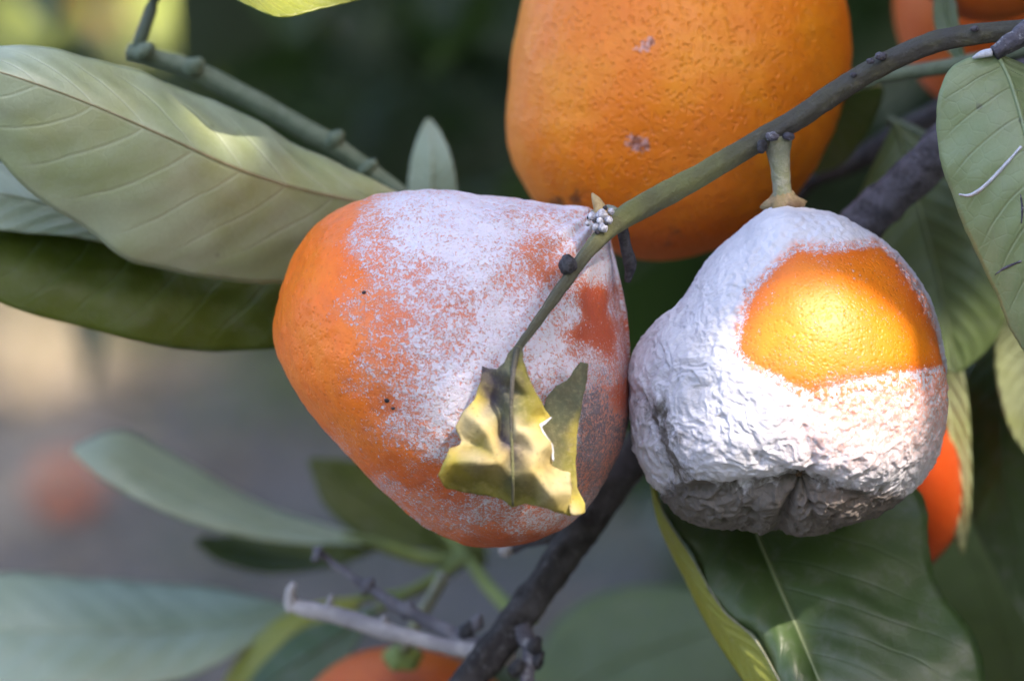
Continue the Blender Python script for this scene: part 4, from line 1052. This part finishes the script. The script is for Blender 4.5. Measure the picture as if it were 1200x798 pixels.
spray('faint sunlit leaf tuft left of the scarred mandarin', 612, 12, 4200, 5, 3, 0.05)
back_fruit('far blurred mandarin between two bright leaf discs', 116, 6, 17, 17, 6200, 9, 0.2, stalk=[(122, -16, 6200), (118, -40, 6220), (100, -80, 6250)])

# ------------------------------------------------------------------ the fruiting twig in front
tw = thing('fruiting_twig', 'grey-green twig running down across the fruit to a withered leaf', 'twig', P(1330, 20, 14))
T_PTS = [(1330, 20, 14), (1260, 26, 12), (1190, 36, 12), (1150, 40, 13), (1095, 50, 15), (1035, 76, 18), (985, 105, 20), (930, 142, 21), (880, 170, 21), (820, 205, 19), (770, 232, 17), (735, 252, 13), (708, 274, 8), (688, 297, 3), (668, 324, -1), (645, 356, -4), (622, 388, -7), (606, 410, -8.5)]
V, F, al = tube_data(pix(T_PTS), [mm(q) for q in (12, 12, 12, 12, 12.5, 13, 13, 13.5, 13, 13, 13.5, 15, 14, 10, 8, 7, 6, 4.5)], n=170, sides=22, bump=0.00022, bscale=420, ridges=0.07)
sk = noise(np.c_[np.arange(22) * 0.9, np.zeros(22), np.zeros(22)], 1.0, 4)
sk = np.r_[np.tile(sk, 170), 0, 0] + 0.5 * noise(np.c_[al * 60, np.r_[np.tile(np.arange(22) * 0.9, 170), 0, 0], np.zeros(len(al))], 1.0, 6)
mesh_obj('stem', V, F, M_TWIG, tw, {'along': al, 'streak': sk}, loc=np.array(tw.location))
def nub(name, x, y, d, r, mat, n=1, sq=1.0, seed=0):
    S, F = cube_sphere(10)
    V = S * (1 + 0.22 * noise(S, 2.2, seed, 2))[:, None] * mm(r)
    V = np.outer(V[:, 0], RIGHT) + np.outer(V[:, 1] * sq, UP) + np.outer(V[:, 2], FWD) + P(x, y, d)
    a = V[F[0]]
    if np.cross(a[1]-a[0], a[2]-a[0]) @ (a.mean(axis=0) - P(x, y, d)) < 0: F = F[:, ::-1]
    return mesh_obj(name, V, F, mat, tw, loc=np.array(tw.location))
for k, (x, y, d, r) in enumerate(((694, 254, 8, 5.5), (705, 252, 6.5, 6.5), (713, 258, 6, 5), (699, 266, 6, 5), (707, 267, 5, 5.5), (716, 248, 8, 4), (703, 259, 5.5, 4), (689, 262, 8, 3.5))):
    nub('white_bud', x, y, d, r, M_BUG, seed=k)
for k, (x, y, d, r) in enumerate(((709, 244, 8, 3), (697, 259, 6, 3), (710, 262, 4.6, 2.5), (700, 272, 5, 3), (690, 255, 8, 2.5))):
    nub('bud_scale', x, y, d, r, M_BLACK, seed=20 + k)
nub('dark_bud', 665, 311, -1.5, 10.5, M_BLACK, sq=1.15, seed=41)
nub('dark_bud', 893, 172, 18, 6, M_BLACK, sq=1.4, seed=42)
for (x, y, d, r, s_) in ((1032, 66, 15, 7, 44), (1020, 72, 15.5, 5, 45), (1142, 34, 10.5, 5, 46), (1000, 88, 17, 4, 47), (905, 160, 18, 8, 48), (924, 160, 19, 7, 49)):
    nub('bark_knot', x, y, d, r, M_GREYB, sq=0.7, seed=s_)
tube('bract', pix([(712, 262, 9), (704, 246, 9), (698, 234, 10), (694, 227, 11)]), [mm(8), mm(9), mm(6), mm(1.5)], M_BRACT, tw, n=16, sides=12, bump=0.0002)
tube('withered_stub', pix([(728, 262, 16), (733, 285, 17), (738, 310, 19), (735, 330, 20)]), [mm(8), mm(7), mm(8), mm(3)], M_BLACK, tw, n=16, sides=10, bump=0.0004)

# withered leaf: torn, folded sheets with their own colours
def sheet(name, outline, ctrl, step, thick, parent, label=None, seed=0, crumple=0.5):
    """torn sheet from an outline and (px, py, depth, r, g, b) control points"""
    out = []
    for i in range(len(outline)):
        a = np.array(outline[i], float); b = np.array(outline[(i + 1) % len(outline)], float)
        m = max(1, int(np.hypot(*(b - a)) / step))
        for k in range(m):
            out.append(a + (b - a) * k / m)
    out = np.array(out)
    k = np.arange(len(out))
    out = out + 0.9 * np.c_[noise(np.c_[k * 0.55, k * 0 + seed, k * 0], 1.0, 3), noise(np.c_[k * 0.55, k * 0 + seed + 5, k * 0], 1.0, 4)]
    x0, y0 = out.min(axis=0); x1, y1 = out.max(axis=0)
    gx, gy = np.meshgrid(np.arange(x0, x1, step), np.arange(y0, y1, step))
    gx = gx + (np.arange(gx.shape[0]) % 2)[:, None] * step * 0.5
    q = np.c_[gx.ravel(), gy.ravel()]
    q = q[sdf(q[:, 0], q[:, 1], out) < -step * 0.55]
    pts = [Vector(p) for p in np.r_[out, q]]
    ne = len(out)
    vv, ee, ff, *_ = delaunay_2d_cdt(pts, [], [list(range(ne))], 1, 1e-4)
    xy = np.array([(v.x, v.y) for v in vv])
    cc = np.asarray(ctrl, float)
    oc = np.asarray(outline, float)
    oc = np.c_[oc, idw(oc[:, 0], oc[:, 1], ctrl, 5.0)]
    cc = np.r_[cc, oc]
    cv, _, cf, *_ = delaunay_2d_cdt([Vector(q[:2]) for q in cc], [], [], 0, 1e-4)
    cxy = np.array([(v.x, v.y) for v in cv])
    near = ((cxy[:, None, :] - cc[None, :, :2]) ** 2).sum(2).argmin(1)
    cval = cc[near, 2:]
    def facet(x, y):
        val = idw(x, y, ctrl, 5.0)
        for t in cf:
            a_, b_, c_ = cxy[list(t)]
            den = (b_[1] - c_[1]) * (a_[0] - c_[0]) + (c_[0] - b_[0]) * (a_[1] - c_[1])
            if abs(den) < 1e-9: continue
            l1 = ((b_[1] - c_[1]) * (x - c_[0]) + (c_[0] - b_[0]) * (y - c_[1])) / den
            l2 = ((c_[1] - a_[1]) * (x - c_[0]) + (a_[0] - c_[0]) * (y - c_[1])) / den
            l3 = 1 - l1 - l2
            m = (l1 >= -1e-6) & (l2 >= -1e-6) & (l3 >= -1e-6)
            if m.any():
                val[m] = l1[m][:, None] * cval[t[0]] + l2[m][:, None] * cval[t[1]] + l3[m][:, None] * cval[t[2]]
        return val
    fld = 0
    for (ox, oy) in ((0, 0), (3, 0), (-3, 0), (0, 3), (0, -3), (2, 2), (-2, -2)):      # soften the creases a little
        fld = fld + facet(xy[:, 0] + ox, xy[:, 1] + oy) / 7
    wx = 5 * noise(np.c_[xy / 12.0, np.zeros(len(xy))], 1.0, 8, 2); wy = 5 * noise(np.c_[xy / 12.0, np.ones(len(xy))], 1.0, 9, 2)
    fld[:, 1:] = facet(xy[:, 0] + wx, xy[:, 1] + wy)[:, 1:]
    d = fld[:, 0] + crumple * noise(np.c_[xy / 26.0, np.full(len(xy), seed)], 1.0, seed + 2, 3)
    A = np.array([P(a[0], a[1], b) for a, b in zip(xy, d)])
    tri = np.array([tuple(f_) for f_ in ff if len(f_) == 3])
    a = A[tri[0]]
    nn = np.cross(A[tri[:, 1]] - A[tri[:, 0]], A[tri[:, 2]] - A[tri[:, 0]])
    flip = (nn @ FWD) > 0
    tri[flip] = tri[flip][:, ::-1]
    nn = np.cross(A[tri[:, 1]] - A[tri[:, 0]], A[tri[:, 2]] - A[tri[:, 0]])
    vn = np.zeros_like(A)
    for c in range(3): np.add.at(vn, tri[:, c], nn)
    vn /= np.linalg.norm(vn, axis=1)[:, None] + 1e-20
    V = np.r_[A + vn * thick * 0.0005, A - vn * thick * 0.0005]; K = len(A)
    ed = {}
    for t in tri:
        for c in range(3):
            e = (t[c], t[(c + 1) % 3])
            ed[e] = ed.get(e, 0) + 1
    F = [tuple(t) for t in tri] + [tuple(t[::-1] + K) for t in tri]
    for (i, j) in ed:
        if (j, i) not in ed: F.append((j, i, i + K, j + K))
    o = mesh_obj(name, V, F, M_WITH, parent, {'paint': np.tile(fld[:, 1:4], (2, 1))}, loc=np.array(parent.location))
    if label: o['label'] = label
    return o
OCH = (0.44, 0.34, 0.13); PALE = (0.52, 0.44, 0.24); OLV = (0.20, 0.18, 0.035); GRY = (0.115, 0.125, 0.075); DRK = (0.07, 0.06, 0.085); YEL = (0.50, 0.40, 0.07)
def ct(x, y, d, c): return (x, y, d, *c)
front_out = [(604, 404), (612, 406), (614, 425), (620, 444), (633, 470), (645, 489), (640, 494), (632, 498), (636, 508), (645, 518), (648, 532), (646, 546), (656, 551), (668, 554), (669, 575), (669, 604), (655, 600), (635, 593), (615, 590), (600, 594), (588, 585), (570, 580), (545, 577), (522, 572), (514, 556), (520, 543), (526, 526), (538, 522), (541, 516), (533, 500), (543, 482), (556, 468), (563, 447), (565, 429), (572, 432), (583, 433), (591, 426), (596, 415)]
front_ctl = [ct(607, 408, -9, GRY), ct(598, 425, -10, GRY), ct(612, 432, -12, OLV), ct(567, 434, -7, DRK), ct(585, 450, -8, DRK), ct(578, 470, -7, DRK), ct(590, 480, -9, GRY), ct(588, 510, -9.5, DRK), ct(600, 440, -13.5, GRY), ct(600, 480, -14, GRY), ct(598, 520, -14, DRK), ct(600, 560, -14, GRY), ct(600, 590, -10, OLV),
             ct(620, 465, -12, OLV), ct(635, 488, -9, YEL), ct(618, 490, -12.5, OLV), ct(615, 505, -16, PALE), ct(606, 505, -16, PALE), ct(630, 530, -15, PALE), ct(645, 540, -10, OCH), ct(625, 552, -17, OCH), ct(655, 570, -14, PALE), ct(668, 600, -10, YEL), ct(645, 580, -17, PALE), ct(615, 580, -11, OLV), ct(667, 560, -9, PALE), ct(625, 586, -10, OLV),
             ct(560, 465, -8.5, YEL), ct(545, 495, -10, PALE), ct(560, 495, -12, PALE), ct(574, 512, -13, OCH), ct(540, 512, -8.5, PALE), ct(560, 524, -9.5, OLV), ct(535, 528, -11, OCH), ct(530, 540, -17, YEL), ct(560, 540, -19, PALE), ct(585, 540, -18, OCH), ct(518, 556, -15, YEL), ct(530, 566, -10, OLV), ct(560, 562, -11, OLV), ct(585, 572, -10, OLV), ct(545, 576, -8, OLV)]
wl = sheet('withered_leaf', front_out, front_ctl, 3.2, 0.35, tw, 'torn withered yellow leaf at the twig tip', 3, 0.5)
back_out = [(680, 424), (690, 426), (688, 445), (682, 475), (677, 505), (675, 540), (676, 570), (685, 590), (686, 600), (674, 604), (668, 602), (662, 570), (640, 545), (632, 520), (634, 495), (640, 466), (652, 452), (664, 446)]
back_ctl = [ct(684, 430, -3.0, GRY), ct(664, 450, -3.8, GRY), ct(645, 470, -5, GRY), ct(676, 480, -4.5, GRY), ct(655, 510, -6.5, (0.10, 0.115, 0.055)), ct(640, 530, -7, GRY), ct(670, 540, -7, OLV), ct(664, 570, -9, OLV), ct(676, 590, -10.5, YEL), ct(684, 600, -11, YEL), ct(672, 602, -11.8, PALE), ct(676, 515, -5.5, YEL)]
sheet('withered_leaf', back_out, back_ctl, 3.2, 0.35, tw, 'grey-green folded-back half of the withered leaf', 9, 0.5)
tube('withered_midrib', pix([(606, 409, -9.4), (601, 440, -13.6), (599, 480, -14.2), (600, 520, -14.4), (601, 560, -14.4), (601, 592, -10.6)]), [mm(4.0), mm(2.8), mm(2.2), mm(2.0), mm(1.8), mm(1.2)], M_TWIG, tw, n=30, sides=8, bump=0.0001)
tube('pale_tear', pix([(646, 489, -10.3), (639, 495, -10.6), (633, 500, -10.9), (638, 511, -11.2), (646, 522, -11.3), (648, 540, -11.3)]), [0.00015, 0.00035, 0.0004, 0.0003, 0.0002], M_SCAR, tw, n=24, sides=8, bump=0.0001, bscale=900)
